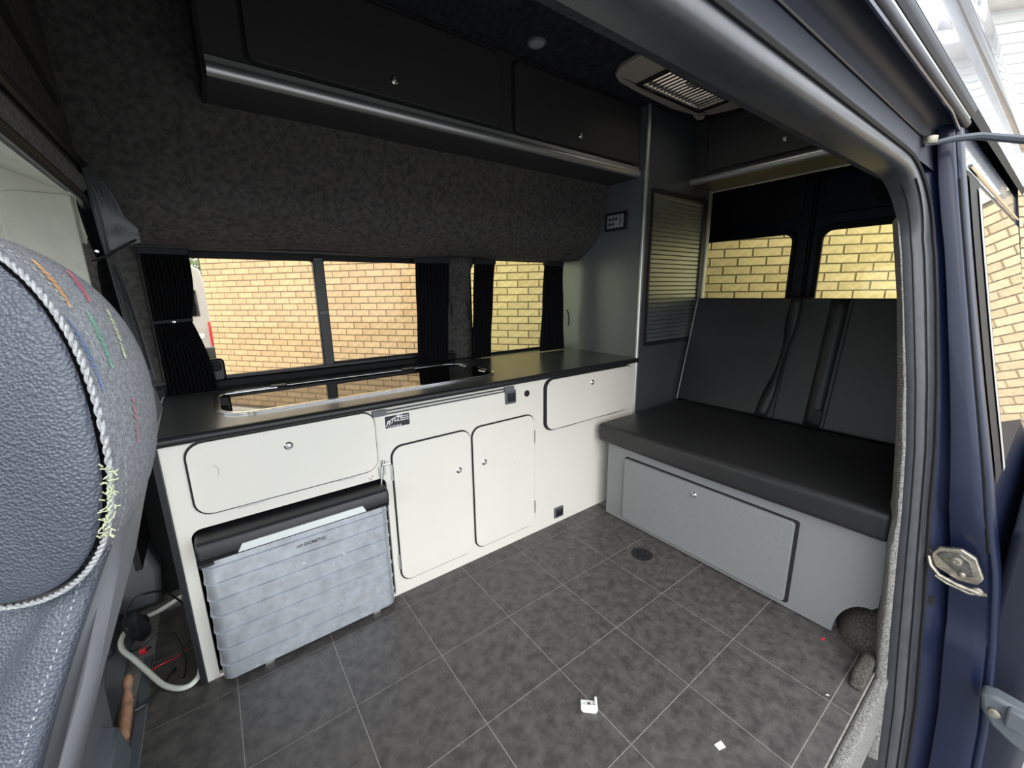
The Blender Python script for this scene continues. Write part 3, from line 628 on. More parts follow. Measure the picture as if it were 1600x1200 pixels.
# ============================================================ ROOF VENT and lamp
rv = thing('roof_vent', 'beige roof vent with a slatted grille in the dark ceiling', 'vent', (1.85, -.30, 2.29))
outer = [(1.43, -.62), (2.30, -.62), (2.30, -.17), (2.26, -.06), (2.18, .0), (2.0, .022), (1.7, .012), (1.52, -.005), (1.46, -.035), (1.43, -.09)]
holed(outer, [rr(1.615, 2.15, -.56, -.052, .01)], 2, 2.262, 2.291).build('frame', fixm, rv, bevel=.008)
holed(rr(1.60, 2.165, -.575, -.040, .01), [rr(1.625, 2.14, -.55, -.062, .006)], 2, 2.256, 2.266).build('inner_frame', black, rv, bevel=.003)
b = MB(); b.box(1.60, 1.612, -.56, -.055, 2.29, 2.42); b.box(2.108, 2.12, -.56, -.055, 2.29, 2.42); b.box(1.6, 2.12, -.067, -.055, 2.29, 2.42); b.box(1.6, 2.12, -.56, -.55, 2.29, 2.42); b.build('shaft', fixm, rv)
for k in range(16):
    x = 1.645 + k * .031; MB().box(x, x + .012, -.55, -.062, 2.268, 2.274).build('grille_slat', tgrey, rv)
MB().box(1.625, 2.14, -.21, -.20, 2.262, 2.27).build('grille_bar', tgrey, rv)
MB().disc((1.90, -.19, 2.30), (0, 0, -1), ((.062, 0), (.062, .006), (.054, .007), (.052, .0)), 24).build('fan_ring', plast, rv, smooth=True)
MB().tube([(2.2, .0, 2.27), (2.24, .0, 2.262), (2.245, -.03, 2.262)], .012, 8).build('catch', fixm, rv, smooth=True)
b = MB(); rows = []
for i in range(7):
    a = math.pi / 2 * i / 6; sc = math.cos(a); rows.append([(1.86 + (x - 1.86) * (sc * .9 + .1), -.3075 + (y + .3075) * (sc * .9 + .1), 2.43 + .06 * math.sin(a)) for x, y in rr(1.59, 2.13, -.57, -.045, .04)])
b.loft(rows, cv=True); n0 = len(b.v); K = len(rows[0]); b.f.append(tuple(range(n0 - K, n0)))
M = bpy.data.materials.new('opal dome'); M.use_nodes = True; nt = M.node_tree; nt.nodes.clear()
o_ = nt.nodes.new('ShaderNodeOutputMaterial'); t1 = nt.nodes.new('ShaderNodeBsdfTranslucent'); t1.inputs[0].default_value = (.95, .86, .72, 1); t2 = nt.nodes.new('ShaderNodeBsdfTransparent'); t2.inputs[0].default_value = (.95, .88, .76, 1)
mx = nt.nodes.new('ShaderNodeMixShader'); mx.inputs[0].default_value = .5; nt.links.new(t1.outputs[0], mx.inputs[1]); nt.links.new(t2.outputs[0], mx.inputs[2]); nt.links.new(mx.outputs[0], o_.inputs[0])
b.build('dome', M, rv, smooth=True)
cl = thing('ceiling_light', 'small round grey ceiling light in the dark ceiling, unlit', 'lamp', (1.03, .01, 2.29))
MB().disc((1.03, .012, 2.291), (0, 0, -1), ((.040, 0), (.040, .006), (.034, .011), (.032, .008))).build('bezel', plast, cl, smooth=True)
MB().disc((1.03, .012, 2.287), (0, 0, -1), ((.032, 0), (.030, .004), (.015, .006))).build('lens', mat('frosted lens', (.35, .35, .35), .4), cl, smooth=True)

# ============================================================ SIDE DOOR OPENING
ZA = [(1.567, -1.100), (1.476, -1.122), (1.385, -1.141), (1.256, -1.163), (1.009, -1.205), (.81, -1.233), (.60, -1.254), (.49, -1.262), (.264, -1.280), (.142, -1.290), (-.10, -1.312), (-.40, -1.33)]
ZC = [(1.57, -1.154), (1.477, -1.176), (1.385, -1.197), (1.254, -1.22), (1.003, -1.259), (.802, -1.285), (.589, -1.304), (.48, -1.316), (.254, -1.341), (.136, -1.352), (-.11, -1.376), (-.40, -1.392)]
ZI = [(1.6, -1.095), (1.476, -1.118), (1.256, -1.160), (1.009, -1.197), (.81, -1.222), (.60, -1.243), (.49, -1.245), (.264, -1.262), (.142, -1.268), (-.10, -1.283), (-.40, -1.295)]
path = []
for x in (-1.2, -.6, -.2, .2, .6, .9, 1.1, 1.22): path.append(('r', x))
for k in range(1, 9): path.append(('c', k / 9))
for z in (1.43, 1.385, 1.256, 1.12, 1.009, .90, .81, .7, .60, .49, .38, .264, .142, 0, -.10, -.25, -.40): path.append(('p', z))
def frame_pt(kind, v, t):
    """t 0..1 across the rubber roll from inside to outside"""
    bul = math.sin(math.pi * t)
    if kind == 'r':
        return (v, -1.098 - .056 * t - .026 * bul, 1.592 + .040 * t - .014 * bul)
    if kind == 'p':
        ya, yc = lerp(ZA, v), lerp(ZC, v)
        return (1.47 + .085 * t - .028 * bul, ya + (yc - ya) * t - .012 * bul, v)
    a = v * math.pi / 2; R = .15; r_ = R + .10 * t - .03 * bul
    # corner between rail (x=1.25, z=1.60) and pillar (x=1.47, z=1.45)
    ax_, az_ = 1.47 - .215, 1.592 - .16
    z = az_ + (.16 + .040 * t - .014 * bul) * math.cos(a); x = ax_ + (.215 + .085 * t - .028 * bul) * math.sin(a)
    y0 = -1.098 - .056 * t - .026 * bul; ya, yc = lerp(ZA, 1.432), lerp(ZC, 1.432); y1 = ya + (yc - ya) * t - .012 * bul
    return (x, y0 + (y1 - y0) * (1 - math.cos(a)), z)
NT = 14
rows = [[frame_pt(k, v, j / NT) for j in range(NT + 1)] for k, v in path]
def grooved(rows, js, d):
    for r in rows:
        for j in js:
            p = Vector(r[j]); q = (Vector(r[j - 1]) + Vector(r[j + 1])) / 2; r[j] = tuple(p + (Vector((1.0, -0.6, 1.75)) - CAM).normalized() * d)
    return rows
b = MB().loft(grooved(rows, (4, 9), .0)); sl = b.build('trim_3', mat('black sealing rubber', (0.034, 0.036, 0.041), 0.34, var=.15, vscale=30, bump=.15, bscale=80), kind='structure', smooth=True, ang=180)
# fine ribs along the pillar part of the seal
for tt in (.25, .60):
    MB().tube([Vector(frame_pt(k, v, tt)) + Vector((-.001, -.002, 0)) for k, v in path if k == 'p' or (k == 'c' and v > .3)], .002, 6).build('seal_rib', rubber, sl, smooth=True)
MB().tube([Vector(frame_pt(k, v, 1.0)) + Vector((-.002, -.003, 0)) for k, v in path], .006, 6).build('outer_lip', rubber, sl, smooth=True)
# inner return of the rail (covers to the lining)
b = MB(); b.loft([[(x, -1.098, 1.592), (x, -1.075, 1.60), (x, -1.06, 1.64), (x, -1.03, 1.74)] for x in (-1.2, 0, 1.0, 1.4)]); b.build('trim_4', carpetd, kind='structure', smooth=True)
# carpet edging on the pillar
rows = []
for k in range(60):
    z = 1.50 - k * 1.83 / 59; yi = lerp(ZI, z) - (.0065 if z > .5 else .0045); ya = lerp(ZA, z); j = random.uniform(-.0018, .0018)
    rows.append([(1.62, yi + .045, z), (1.50, yi + .014, z), (1.456, yi + j, z), (1.455, (yi + ya) / 2, z), (1.462, ya - .004, z)])
MB().loft(rows).build('trim_5', carpetg, kind='structure', smooth=True, ang=180)
# loose carpet fibres on the edging
b = MB(); rf = random.Random(11)
for k in range(420):
    z = rf.uniform(-.25, 1.15); yi = lerp(ZI, z) + .002; L = rf.uniform(.004, .012)
    p = Vector((1.456 + rf.uniform(0, .02), yi - .006, z)); q = p + Vector((rf.uniform(-.4, .2), rf.uniform(.3, 1), rf.uniform(-.7, .7))).normalized() * L
    b.add([p, p + Vector((0, 0, .0012)), q], [(0, 1, 2)])
b.build('trim_6', carpetg, kind='stuff'); bpy.data.objects['trim_6'].name = 'carpet_fibres'; tag(bpy.data.objects['carpet_fibres'], 'frayed grey carpet fibres along the doorway pillar edge', 'fibres')
# step carpet at the sill
MB().prism([(.2, -1.279), (1.02, -1.279), (1.15, -1.279), (1.50, -1.279), (1.50, -1.312), (.2, -1.312)], 2, -.25, -.0015).build('trim_7', carpetg, kind='structure', bevel=.01)
MB().box(-1.2, .195, -1.40, -1.262, -.2, -.004).build('trim_8', plast, kind='structure', bevel=.005)
# painted pillar face (C pillar), lofted down the body
ZO = [(1.76, -1.185), (1.668, -1.202), (1.472, -1.243), (1.29, -1.282), (1.012, -1.343), (.728, -1.408), (.593, -1.436), (.42, -1.475), (.2, -1.505), (-.1, -1.535), (-.6, -1.56)]
rows = []
zl = [1.75, 1.70, 1.66, 1.6, 1.5, 1.4, 1.29, 1.15, 1.0, .86, .73, .62, .56, .50, .44, .38, .30, .22, .18, .14, .05, -.1, -.3, -.6]
for z in zl:
    yo = lerp(ZO, z); yc = lerp(ZC, min(z, 1.57)) + (.0 if z < 1.57 else (z - 1.57) * .15); wv = yc - yo
    dish = .0 if z > .60 else .03 * min(1, (.60 - z) / .06) if z > .19 else .012
    pts = [(1.555, yc + .01, z), (1.56, yc, z), (1.585 + dish * .5, yc - wv * .14, z), (1.592 + dish, yc - wv * .30, z), (1.572 + dish, yc - wv * .34, z), (1.574 + dish, yc - wv * .70, z), (1.586 + dish * .6, yc - wv * .86, z), (1.604, yc - wv * .90, z), (1.600, yc - wv * .93, z), (1.600, yo + .008, z), (1.603, yo + .002, z), (1.612, yo - .003, z), (1.63, yo - .0055, z), (1.66, yo - .005, z)]
    rows.append(pts)
MB().loft(rows).build('wall_front', paint, kind='structure', smooth=True, ang=60)
MB().tube([(1.602, lerp(ZO, z) + (lerp(ZC, min(z, 1.57)) - lerp(ZO, z)) * .085, z) for z in zl[3:14]], .0045, 6).build('trim_9', rubber, kind='structure', smooth=True)
# outer body side behind the pillar: gasket, frame, glass
def sidestrip(x0, x1, off, za, zb, n=10, wob=0):
    zz = [za + (zb - za) * i / n for i in range(n + 1)]
    return MB().loft([[(x, lerp(ZO, z) - off + (x - 1.62) * 0.004, z) for z in zz] for x in (x0, (x0 + x1) / 2, x1)])
sidestrip(1.655, 3.5, .004, -.6, 1.76, 20).build('wall_front_rear_skin', skin, kind='structure', smooth=True)
sidestrip(1.662, 1.90, .009, .70, 1.63).build('trim_10', rubber, kind='structure', smooth=True)
sidestrip(1.82, 1.875, .013, .70, 1.60).build('trim_11', mat('grey glass edge', (.30, .31, .30), .4), kind='structure', smooth=True)
w3 = sidestrip(1.875, 3.4, .0135, .72, 1.60).build('window_3', mat('dark privacy glass', (.01, .012, .014), .015, spec=1.0, coat=1.0), kind='structure', smooth=True)
MB().tube([(1.66, lerp(ZO, 1.64) - .012, 1.64), (3.4, lerp(ZO, 1.64) - .005, 1.64)], .006, 6).build('window_top_bead', chrome, w3, smooth=True)
# channel above the opening (door track) and its lips
ch = [(-1.158, 1.628), (-1.150, 1.66), (-1.142, 1.70), (-1.145, 1.735), (-1.160, 1.752), (-1.182, 1.750), (-1.196, 1.738), (-1.203, 1.736), (-1.209, 1.741), (-1.211, 1.750), (-1.205, 1.757), (-1.207, 1.762), (-1.214, 1.768), (-1.217, 1.780), (-1.215, 1.786)]
MB().loft([[(x, y, z) for y, z in ch] for x in (-1.2, -.4, .4, 1.0, 1.4, 1.61)]).build('trim_12', paintd, kind='structure', smooth=True, ang=80)
MB().tube([(-1.2, -1.1455, 1.70), (1.50, -1.1455, 1.70)], .0025, 5).build('trim_13', black, kind='structure', smooth=True)
MB().tube([(-1.2, -1.199, 1.7355), (1.40, -1.199, 1.7355), (1.56, -1.195, 1.727)], .004, 6).build('trim_14', skin, kind='structure', smooth=True)
MB().tube([(-1.2, -1.206, 1.7575), (1.60, -1.206, 1.7575)], .0035, 6).build('trim_15', alu, kind='structure', smooth=True)
MB().loft([[(x, -1.209, 1.762), (x, -1.2165, 1.785)] for x in (-1.2, 3.4)]).build('trim_16', rubber, kind='structure')
MB().prism([(1.64, -1.478), (3.4, -1.478), (3.4, -1.62), (1.72, -1.625), (1.66, -1.60), (1.645, -1.56)], 2, -.6, .58).build('added_dark_block', paintd, kind='structure', bevel=.02)  # added dark block for the slid-open door's lower part, hiding bright outdoors
# roller arm
ar = thing('door_roller_arm', 'dark roller arm of the sliding door at the top right corner of the opening', 'arm', (1.45, -1.155, 1.68))
MB().tube([(1.44, -1.150, 1.675), (1.50, -1.195, 1.690), (1.55, -1.24, 1.694), (1.60, -1.32, 1.672), (1.63, -1.40, 1.655), (1.64, -1.50, 1.645)], [.006, .011, .012, .013, .013, .013], 8, flat=.8).build('arm', mat('dark grey painted arm', (.05, .06, .075), .35), ar, smooth=True)
MB().disc((1.455, -1.157, 1.678), (0, 0, 1), ((.016, 0), (.018, .003), (.018, .018), (.014, .021)), 16).build('roller', steel, ar, smooth=True)
# latch striker on the pillar
lt = thing('door_latch', 'worn steel striker latch bolted on the navy pillar', 'latch', (1.56, -1.39, .42))
plate = [(-1.330, .455), (-1.345, .485), (-1.392, .503), (-1.425, .488), (-1.449, .430), (-1.440, .405), (-1.40, .398), (-1.345, .418)]
MB().prism(plate, 0, 1.555, 1.572).build('plate', steel, lt, bevel=.003)
MB().prism([(-1.343, .462), (-1.358, .478), (-1.392, .488), (-1.415, .475), (-1.432, .43), (-1.405, .42), (-1.37, .44)], 0, 1.550, 1.557).build('raised_plate', mat('dark worn steel', (.13, .125, .11), .45, .7, var=.4, vscale=60), lt, bevel=.003)
MB().tube([(1.545, -1.328, .452), (1.54, -1.338, .425), (1.54, -1.36, .402), (1.54, -1.40, .392), (1.54, -1.452, .390)], .0055, 8).build('striker_bar', steel, lt, smooth=True)
MB().tube([(1.548, -1.352, .392), (1.544, -1.38, .383), (1.544, -1.43, .378), (1.546, -1.462, .392)], .005, 8).build('lower_bar', steel, lt, smooth=True)
MB().disc((1.552, -1.388, .463), (-1, 0, 0), ((.014, 0), (.013, .005), (.007, .006), (.006, .003)), 16).build('bolt_head', steel, lt, smooth=True)
MB().disc((1.552, -1.405, .425), (-1, 0, 0), ((.010, 0), (.009, .006), (.004, .008)), 16).build('rivet', steel, lt, smooth=True)
MB().disc((1.545, -1.443, .392), (-1, 0, 0), ((.013, 0), (.012, .004), (.006, .006)), 16).build('end_stud', steel, lt, smooth=True)
MB().disc((1.565, -1.318, .455), (-1, -.2, 0), ((.018, 0), (.018, .012), (.013, .016)), 16).build('buffer', rubber, lt, smooth=True)
MB().prism(rr(-1.362, -1.338, .268, .293, .003), 0, 1.578, 1.588).build('trim_17', blackm, kind='structure')
# lower arm
la = thing('lower_roller_arm', 'grey cast bracket low at the right edge beside the navy pillar', 'bracket', (1.56, -1.55, .05))
MB().prism([(-1.500, .085), (-1.53, .095), (-1.62, .085), (-1.62, -.045), (-1.575, -.03), (-1.535, -.005), (-1.510, .03)], 0, 1.52, 1.575).build('casting', metalg, la, bevel=.01)
MB().disc((1.518, -1.535, .045), (-1, 0, 0), ((.014, 0), (.013, .006), (.007, .008)), 16).build('bolt', steel, la, smooth=True)
MB().box(1.50, 1.53, -1.60, -1.555, .03, .09).build('roller_guide', metalg, la, bevel=.006)

# ============================================================ CAB PARTITION
pt = MB()
CX = -.447
MB().prism([(CX - .05, 1.612), (CX - .01, 1.610), (CX, 1.625), (CX, 1.660), (CX - .012, 1.672), (CX - .05, 1.672)], 1, -1.05, .385).build('trim_19', mat('mid grey carpet', (0.17, 0.17, 0.165), 0.95, var=.35, vscale=120, bump=.8, bscale=300, spec=.1), kind='structure', bevel=.004)
MB().tube([(CX + .002, -1.05, 1.680), (CX + .002, .39, 1.692)], .011, 8).build('trim_20', black, kind='structure', smooth=True)
MB().tube([(CX - .006, -1.05, 1.600), (CX - .006, .30, 1.590), (CX - .015, .42, 1.56)], .012, 8).build('trim_21', black, kind='structure', smooth=True)
MB().box(CX - .03, CX - .01, -1.1, .42, 1.665, 2.32).build('wall_left_header', carpet, kind='structure')
MB().prism([(-.10, 1.885), (-.05, 1.90), (.28, 1.835), (.285, 1.815), (.24, 1.81), (-.10, 1.86)], 0, CX - .012, CX - .006).build('trim_25', blackm, kind='structure')
# pillar lining between cab and kitchen side window
rows = [[(-.56, .79, z), (-.50, .775, z), (-.44, .768, z), (-.40, .775, z)] for z in (0, .5, .9, 1.2, 1.5)]
MB().loft(rows).build('wall_back_pillar', carpet, kind='structure', smooth=True)
# black backing drape of the cab curtain
ct = thing('cab_curtain', 'grey cab curtain gathered and tied at the left of the far wall', 'curtain', (-.45, .72, .9))
GL = [(1.69, -.449), (1.42, -.441), (1.0, -.436)]; GR = [(1.69, -.428), (1.62, -.392), (1.54, -.372), (1.48, -.385), (1.42, -.418), (1.38, -.412), (1.2, -.400), (1.0, -.392)]
BL = [(1.69, -.456), (1.58, -.478), (1.45, -.468), (1.42, -.462), (1.38, -.470), (1.2, -.478), (1.0, -.47)]
def cloth(L_, R_, y, n, fold, amp, z1, z0, rows_n=30):
    rows = []
    for i in range(rows_n + 1):
        z = z1 + (z0 - z1) * i / rows_n; l, r_ = lerp(L_, z), lerp(R_, z)
        rows.append([(l + (r_ - l) * k / n, y(z) + amp * math.sin(k * fold) + .3 * amp * math.sin(k * fold * 2.3 + z * 12), z) for k in range(n + 1)])
    return MB().loft(rows)
cy = lambda z: .372 if z > 1.5 else .372 + (1.5 - z) * .25
cloth(GL, GR, cy, 40, .95, .006, 1.69, 1.0).build('grey_cloth', gcurtain, ct, smooth=True, ang=180)
cloth(BL, GL, lambda z: cy(z) + .004, 20, 1.3, .006, 1.69, .95).build('black_lining', curtain, ct, smooth=True, ang=180)
rows = []
for i in range(11):
    t = i / 10; rows.append([(-.425 + .078 * t, .368 + .006 * math.sin(k * 1.1 + 4 * t), (1.615 - .10 * t) - k * ((.17 - .13 * t)) / 10) for k in range(11)])
MB().loft(rows).build('pulled_fold', gcurtain, ct, smooth=True, ang=180)
MB().tube([(-.470, .360, 1.412), (-.45, .352, 1.420), (-.43, .352, 1.428), (-.41, .357, 1.445), (-.385, .36, 1.462), (-.358, .372, 1.482), (-.346, .39, 1.512)], .007, 6, flat=.5).build('tie_band', blackm, ct, smooth=True)
MB().disc((-.452, .345, 1.440), (0, -1, 0), ((.0055, 0), (.0055, .002), (.0035, .003), (.003, .001)), 12).build('eyelet', chrome, ct, smooth=True)
MB().tube([(-.425, .36, 1.40), (-.415, .38, 1.32), (-.405, .42, 1.20), (-.40, .45, 1.05)], .004, 6).build('edge_cord', blackm, ct, smooth=True)
# added black panels painting the shade of the void between cab seat and kitchen end
MB().box(-.56, -.54, .45, .78, .30, .92).build('void_shade_1', blackm, kind='structure')
MB().box(-.548, -.395, .74, .765, 0, .92).build('void_shade_2', blackm, kind='structure')

# ============================================================ CAB SEAT
se = thing('cab_chair', 'blue grey leather cab seat at the left edge with fabric headrest cover', 'seat', (-.50, -.85, .3))
A = Vector((.6833, 1.0795, -.0211)).normalized(); Wd = Vector((.55, -.84, 0)).normalized(); Wd = (Wd - A * Wd.dot(A)).normalized(); Uv = A.cross(Wd).normalized()
if Uv.z < 0: Uv = -Uv
H0 = Vector((-.3774, -1.0045, 1.2084))
def ring(center, a, b_, n=56, p=2.4):
    out = []
    for k in range(n):
        th = 2 * math.pi * k / n; c, s_ = math.cos(th), math.sin(th)
        out.append(center + Wd * (a * math.copysign(abs(c) ** (2 / p), c)) + Uv * (b_ * math.copysign(abs(s_) ** (2 / p), s_)))
    return out
SW, SH, DD = .1055, .1399, .1171
rows = []
for i in range(15):
    ph = math.pi / 2 * i / 14; rows.append(ring(H0 - A * (.014 * math.sin(ph)), (SW - .001) * max(.01, math.cos(ph) ** .45), (SH - .001) * max(.01, math.cos(ph) ** .45)))
MB().loft(rows, cv=True).build('leather_pad', leath, se, smooth=True, ang=180)
rows = []
for i in range(17):
    ph = math.pi / 2 * i / 16; ca = max(.01, math.cos(ph) ** .75); rows.append(ring(H0 + A * (DD * math.sin(ph)) + Vector((0, 0, .012 * math.sin(ph))), (SW + .006) * ca, (SH + .004) * ca, p=2.2))
cov = MB().loft(rows, cv=True).build('fabric_cover', fabric, se, smooth=True, ang=180)
rg = ring(H0, SW + .0045, SH + .0035, 600); b = MB()
for off in (0, math.pi):
    pts = []
    for k in range(601):
        p = rg[k % 600]; rad = (p - H0).normalized(); th = k * 2 * math.pi / 600 * 70 + off
        pts.append(p + rad * (.0011 * math.cos(th)) + A * (.0011 * math.sin(th)))
    b.tube(pts, .0013, 6, caps=False)
b.build('braided_piping', piping, se, smooth=True)
rg2 = ring(H0 + A * .014, SW + .0045, SH + .004, 120, 2.3); b = MB()
for k in range(0, 120): b.tube([rg2[k] * 1.0, rg2[k] + (rg2[(k + 1) % 120] - rg2[k]) * .5], .0004, 4)
b.build('seam_stitches', piping, se, kind='stuff')
# coloured embroidered flecks on the cover
def cover_pt(ph, th, out=.0012):
    ca = max(.01, math.cos(ph) ** .75); c, s_ = math.cos(th), math.sin(th); p_ = 2.2
    p = H0 + A * (DD * math.sin(ph)) + Vector((0, 0, .012 * math.sin(ph))) + Wd * ((SW + .006) * ca * math.copysign(abs(c) ** (2 / p_), c)) + Uv * ((SH + .004) * ca * math.copysign(abs(s_) ** (2 / p_), s_))
    return p + (p - H0).normalized() * out
for (nm, col, th0, th1, ph0, ph1, n) in (('orange', (.50, .27, .12), .93, .59, .18, .12, 26), ('red', (.36, .10, .13), .89, .62, .39, .30, 22), ('blue', (.12, .17, .32), .52, .15, .05, .05, 26),
                                      ('green', (.13, .34, .23), .55, .24, .21, .17, 18), ('lime', (.40, .45, .28), .59, .26, .43, .32, 16), ('pink', (.32, .14, .18), .07, -.14, .27, .24, 14)):
    b = MB(); rf = random.Random(nm)
    for k in range(n):
        t = (k + rf.random()) / n; th = th0 + (th1 - th0) * t; ph = ph0 + (ph1 - ph0) * t; wv = .010 * math.sin(math.pi * t) + .003
        b.tube([cover_pt(ph - wv, th + .012), cover_pt(ph + wv, th - .012)], .0004, 4)
    b.build('embroidery', mat(nm + ' thread', col, .7), cov, kind='stuff')['label'] = nm + ' embroidered fleck'
b = MB(); rf = random.Random(5); FR0, FRS = 545, .6
for k in range(70):
    p = rg[int(FR0 + k * FRS) % 600]; q = p + Vector((rf.uniform(-.003, .003), -.002, rf.uniform(-.003, .003))); b.tube([q, q + Vector((rf.uniform(-1, 1), -.2, rf.uniform(-1, 1))).normalized() * .0035], .0005, 4)
b.build('frayed_thread', mat('lime thread', (.50, .58, .25), .7), cov, kind='stuff')
# backrest: leather body, plastic rear shell
LB = [(-.279, 1.165, .078), (-.301, 1.105, .062), (-.317, 1.073, .042), (-.342, 1.013, .017), (-.366, .953, 0), (-.42, .80, 0), (-.52, .5, 0)]
SB = [(-.274, 1.160, .065), (-.300, 1.077, .045), (-.312, 1.038, .030), (-.328, .983, .010), (-.356, .909, 0), (-.43, .70, 0), (-.51, .45, 0)]
def hull(tab, ys, dx, dz):
    rows = []
    for y, pull in ys:
        f = max(0, min(1, (-.75 - y) / .25))
        rows.append([(x - pull, y + o * f, z) for x, z, o in tab] + [(x - pull - dx, y + o * f, z - dz) for x, z, o in reversed(tab)])
    b = MB().loft(rows, cv=True); K = len(rows[0]); b.f.append(tuple(range(K))); n0 = len(b.v); b.f.append(tuple(range(n0 - K, n0))); return b
o = hull(LB, ((-1.060, .03), (-1.062, .004), (-1.056, -.004), (-1.02, -.002), (-.75, .006), (-.62, .03)), .12, .11).build('backrest', leath, se, smooth=True, ang=180)
s_ = o.modifiers.new('s', 'SUBSURF'); s_.levels = 2; s_.render_levels = 2
hull(SB, ((-1.038, .012), (-1.031, .003), (-1.0, 0), (-.8, 0), (-.62, .02)), .03, .005).build('rear_shell', plast, se, smooth=True, ang=50)
b = MB()
pts = [Vector((x + .004 - .013, -1.066 + o_y, z)) for x, z, o_y in LB]
for p, q in zip(pts, pts[1:]):
    n = int((q - p).length / .0055)
    for k in range(n): c = p + (q - p) * (k / n); b.tube([c, c + (q - p).normalized() * .0022], .0006, 4)
b.build('seam_stitches', piping, se, kind='stuff')
# seat base and clutter
pb = thing('seat_pedestal', 'grey moulded pedestal of the cab seat beside the floor edge', 'pedestal', (-.72, -.1, 0))
MB().prism([(-.95, 0.02), (-.60, .02), (-.592, .15), (-.585, .30), (-.56, .42), (-.60, .46), (-.95, .46)], 1, -.62, -.02).build('casing', plast, pb, bevel=.015)
MB().prism([(-.90, 0.02), (-.66, .02), (-.63, .20), (-.66, .34), (-.90, .34)], 1, -.02, .26).build('rear_casing', plast, pb, bevel=.02)
MB().prism([(-.602, .20), (-.560, .17), (-.548, .08), (-.575, .03), (-.602, .03)], 1, -.36, -.12).build('side_lever', metalg, pb, bevel=.008)
MB().disc((-.60, -.05, .25), (1, 0, 0), ((.012, 0), (.012, .006), (.006, .008)), 12).build('bolt', blackm, pb, smooth=True)
gb = thing('grey_box', 'plain grey box on the cab floor behind the seat', 'box', (-.68, .6, 0))
MB().prism([(-.86, .02), (-.54, .02), (-.52, .18), (-.56, .34), (-.62, .44), (-.86, .44)], 1, .64, .74).build('case', plast, gb, bevel=.02)
MB().prism([(-.86, .02), (-.66, .02), (-.67, .10), (-.70, .15), (-.86, .15)], 1, .40, .63).build('step', metalg, gb, bevel=.015)
hose_pts = [Vector(p) for p in [(-.4035, .60, .085), (-.45, .56, .075), (-.53, .53, .06), (-.60, .49, .07), (-.632, .43, .07), (-.628, .37, .06), (-.59, .30, .05), (-.55, .23, .03), (-.51, .16, .014), (-.47, .115, .010), (-.435, .10, .012), (-.410, .115, .02), (-.4035, .14, .03)]]
hf = []
for i in range(len(hose_pts) - 1):
    p0, p1, p2, p3 = hose_pts[max(i - 1, 0)], hose_pts[i], hose_pts[i + 1], hose_pts[min(i + 2, len(hose_pts) - 1)]
    for k in range(5):
        t = k / 5; hf.append(.5 * ((2 * p1) + (p2 - p0) * t + (2 * p0 - 5 * p1 + 4 * p2 - p3) * t * t + (3 * p1 - p0 - 3 * p2 + p3) * t ** 3))
hose = MB().tube(hf + [hose_pts[-1]], .0085, 10)
o = tag(hose.build('hose', cable_w, smooth=True), 'cream plastic hose looping on the floor at the cabinet end', 'hose')
for q, (lab, m_, pth_, r_) in enumerate((('thin black cable looping above the cream hose', black, [(-.60, .40, .05), (-.62, .42, .12), (-.585, .44, .20), (-.55, .44, .205), (-.50, .47, .17), (-.46, .50, .08), (-.45, .52, .02)], .004),
     ('thin dark cable curling past the red connector', black, [(-.635, .40, .03), (-.60, .35, .05), (-.56, .33, .075), (-.51, .33, .10), (-.47, .29, .08), (-.45, .22, .02), (-.455, .16, .005)], .004),
     ('thin red wire running across the floor beside the hose', redp, [(-.56, .25, .01), (-.52, .24, .03), (-.48, .26, .02), (-.45, .30, .01)], .002),
     ('short black cable end lying on the floor edge strip', black, [(-.575, .10, .012), (-.55, .11, .010), (-.52, .15, .008), (-.48, .22, .008)], .005))):
    P = [Vector(p) for p in pth_]; fine = []
    for i in range(len(P) - 1):
        p0, p1, p2, p3 = P[max(i - 1, 0)], P[i], P[i + 1], P[min(i + 2, len(P) - 1)]
        for k in range(6):
            t = k / 6; fine.append(.5 * ((2 * p1) + (p2 - p0) * t + (2 * p0 - 5 * p1 + 4 * p2 - p3) * t * t + (3 * p1 - p0 - 3 * p2 + p3) * t ** 3))
    fine.append(P[-1]); tag(MB().tube(fine, r_, 6).build('cable', m_, smooth=True), lab, 'cable')
rc = thing('wire_connector', 'small red wire connector beside the cream hose', 'connector', (-.565, .325, .0))
MB().tube([(-.575, .325, .050), (-.558, .322, .054)], .010, 10).build('cap', redp, rc, smooth=True)
MB().tube([(-.558, .322, .054), (-.546, .322, .058)], .005, 8).build('sleeve', black, rc, smooth=True)
bagm = MB(); rows = []
for i in range(9):
    ph = math.pi * i / 8; rows.append([(-.575 + .028 * math.sin(ph) * math.cos(t) * (1 + .3 * math.sin(5 * t + i)), .40 + .028 * math.sin(ph) * math.sin(t) * (1 + .25 * math.cos(4 * t)), .10 - .055 * math.cos(ph)) for t in [k * math.pi / 8 for k in range(16)]])
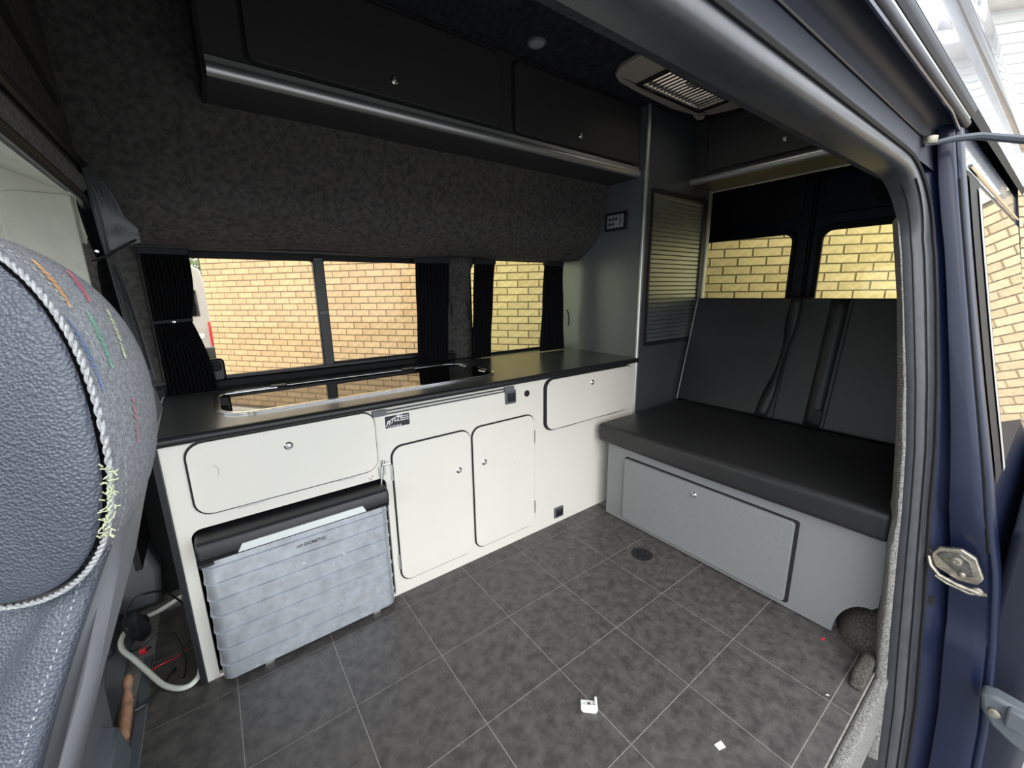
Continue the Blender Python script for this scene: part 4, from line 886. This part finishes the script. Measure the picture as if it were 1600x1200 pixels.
bagm.loft(rows, cv=True); tag(bagm.build('cable_bundle', blackm, smooth=True), 'crumpled black taped cable bundle beside the hose loop', 'cable')
pg = thing('wooden_peg', 'short bare wood peg with a rounded head standing by the seat', 'peg', (-.592, .10, .0))
MB().tube([(-.588, .185, .085), (-.5895, .180, .080), (-.590, .172, .068), (-.591, .160, .056), (-.5915, .150, .050), (-.592, .12, .035), (-.593, .03, .015), (-.593, .01, .012)], [.006, .012, .0145, .011, .010, .0155, .0155, .015], 14).build('shaft', wood, pg, smooth=True)
# white clip on the floor and small scraps
cpf = thing('plastic_clip', 'small white plastic clip lying on the floor tiles', 'clip', (.592, -.764, 0))
def rotp(px, py, a=-.75): c, s_ = math.cos(a), math.sin(a); return (.592 + px * c - py * s_, -.764 + px * s_ + py * c)
base = [rotp(*p) for p in ((-.026, -.014), (-.018, -.020), (.020, -.020), (.026, -.014), (.026, .018), (-.026, .018))]
MB().prism(base, 2, .0003, .008).build('base', whitep, cpf, bevel=.002)
MB().prism([rotp(*p) for p in ((-.026, -.020), (.026, -.020), (.026, -.008), (-.026, -.008))], 2, .008, .022).build('wall', whitep, cpf, bevel=.002)
MB().prism([rotp(*p) for p in ((.018, -.010), (.026, -.010), (.026, .022), (.018, .022))], 2, .008, .020).build('tongue', whitep, cpf, bevel=.002)
MB().disc((*rotp(.0, .005), .008), (0, 0, 1), ((.005, 0), (.004, .003)), 10).build('screw', steel, cpf)
tag(MB().prism([(1.478, -1.115), (1.498, -1.118), (1.4985, -1.124), (1.4785, -1.121)], 2, .0003, .0015).build('scrap', redp), 'tiny orange red scrap on the floor beside the wheel arch', 'scrap')
tag(MB().prism([(1.235, -1.203), (1.243, -1.206), (1.241, -1.212)], 2, .0003, .0015).build('scrap', whitep), 'tiny white scrap on the floor by the doorway', 'scrap')
tag(MB().prism([(.80, -1.062), (.825, -1.068), (.820, -1.085), (.797, -1.078)], 2, .0003, .003).build('scrap', whitep), 'small white scrap at the near edge of the floor', 'scrap')
bpy.context.view_layer.update()
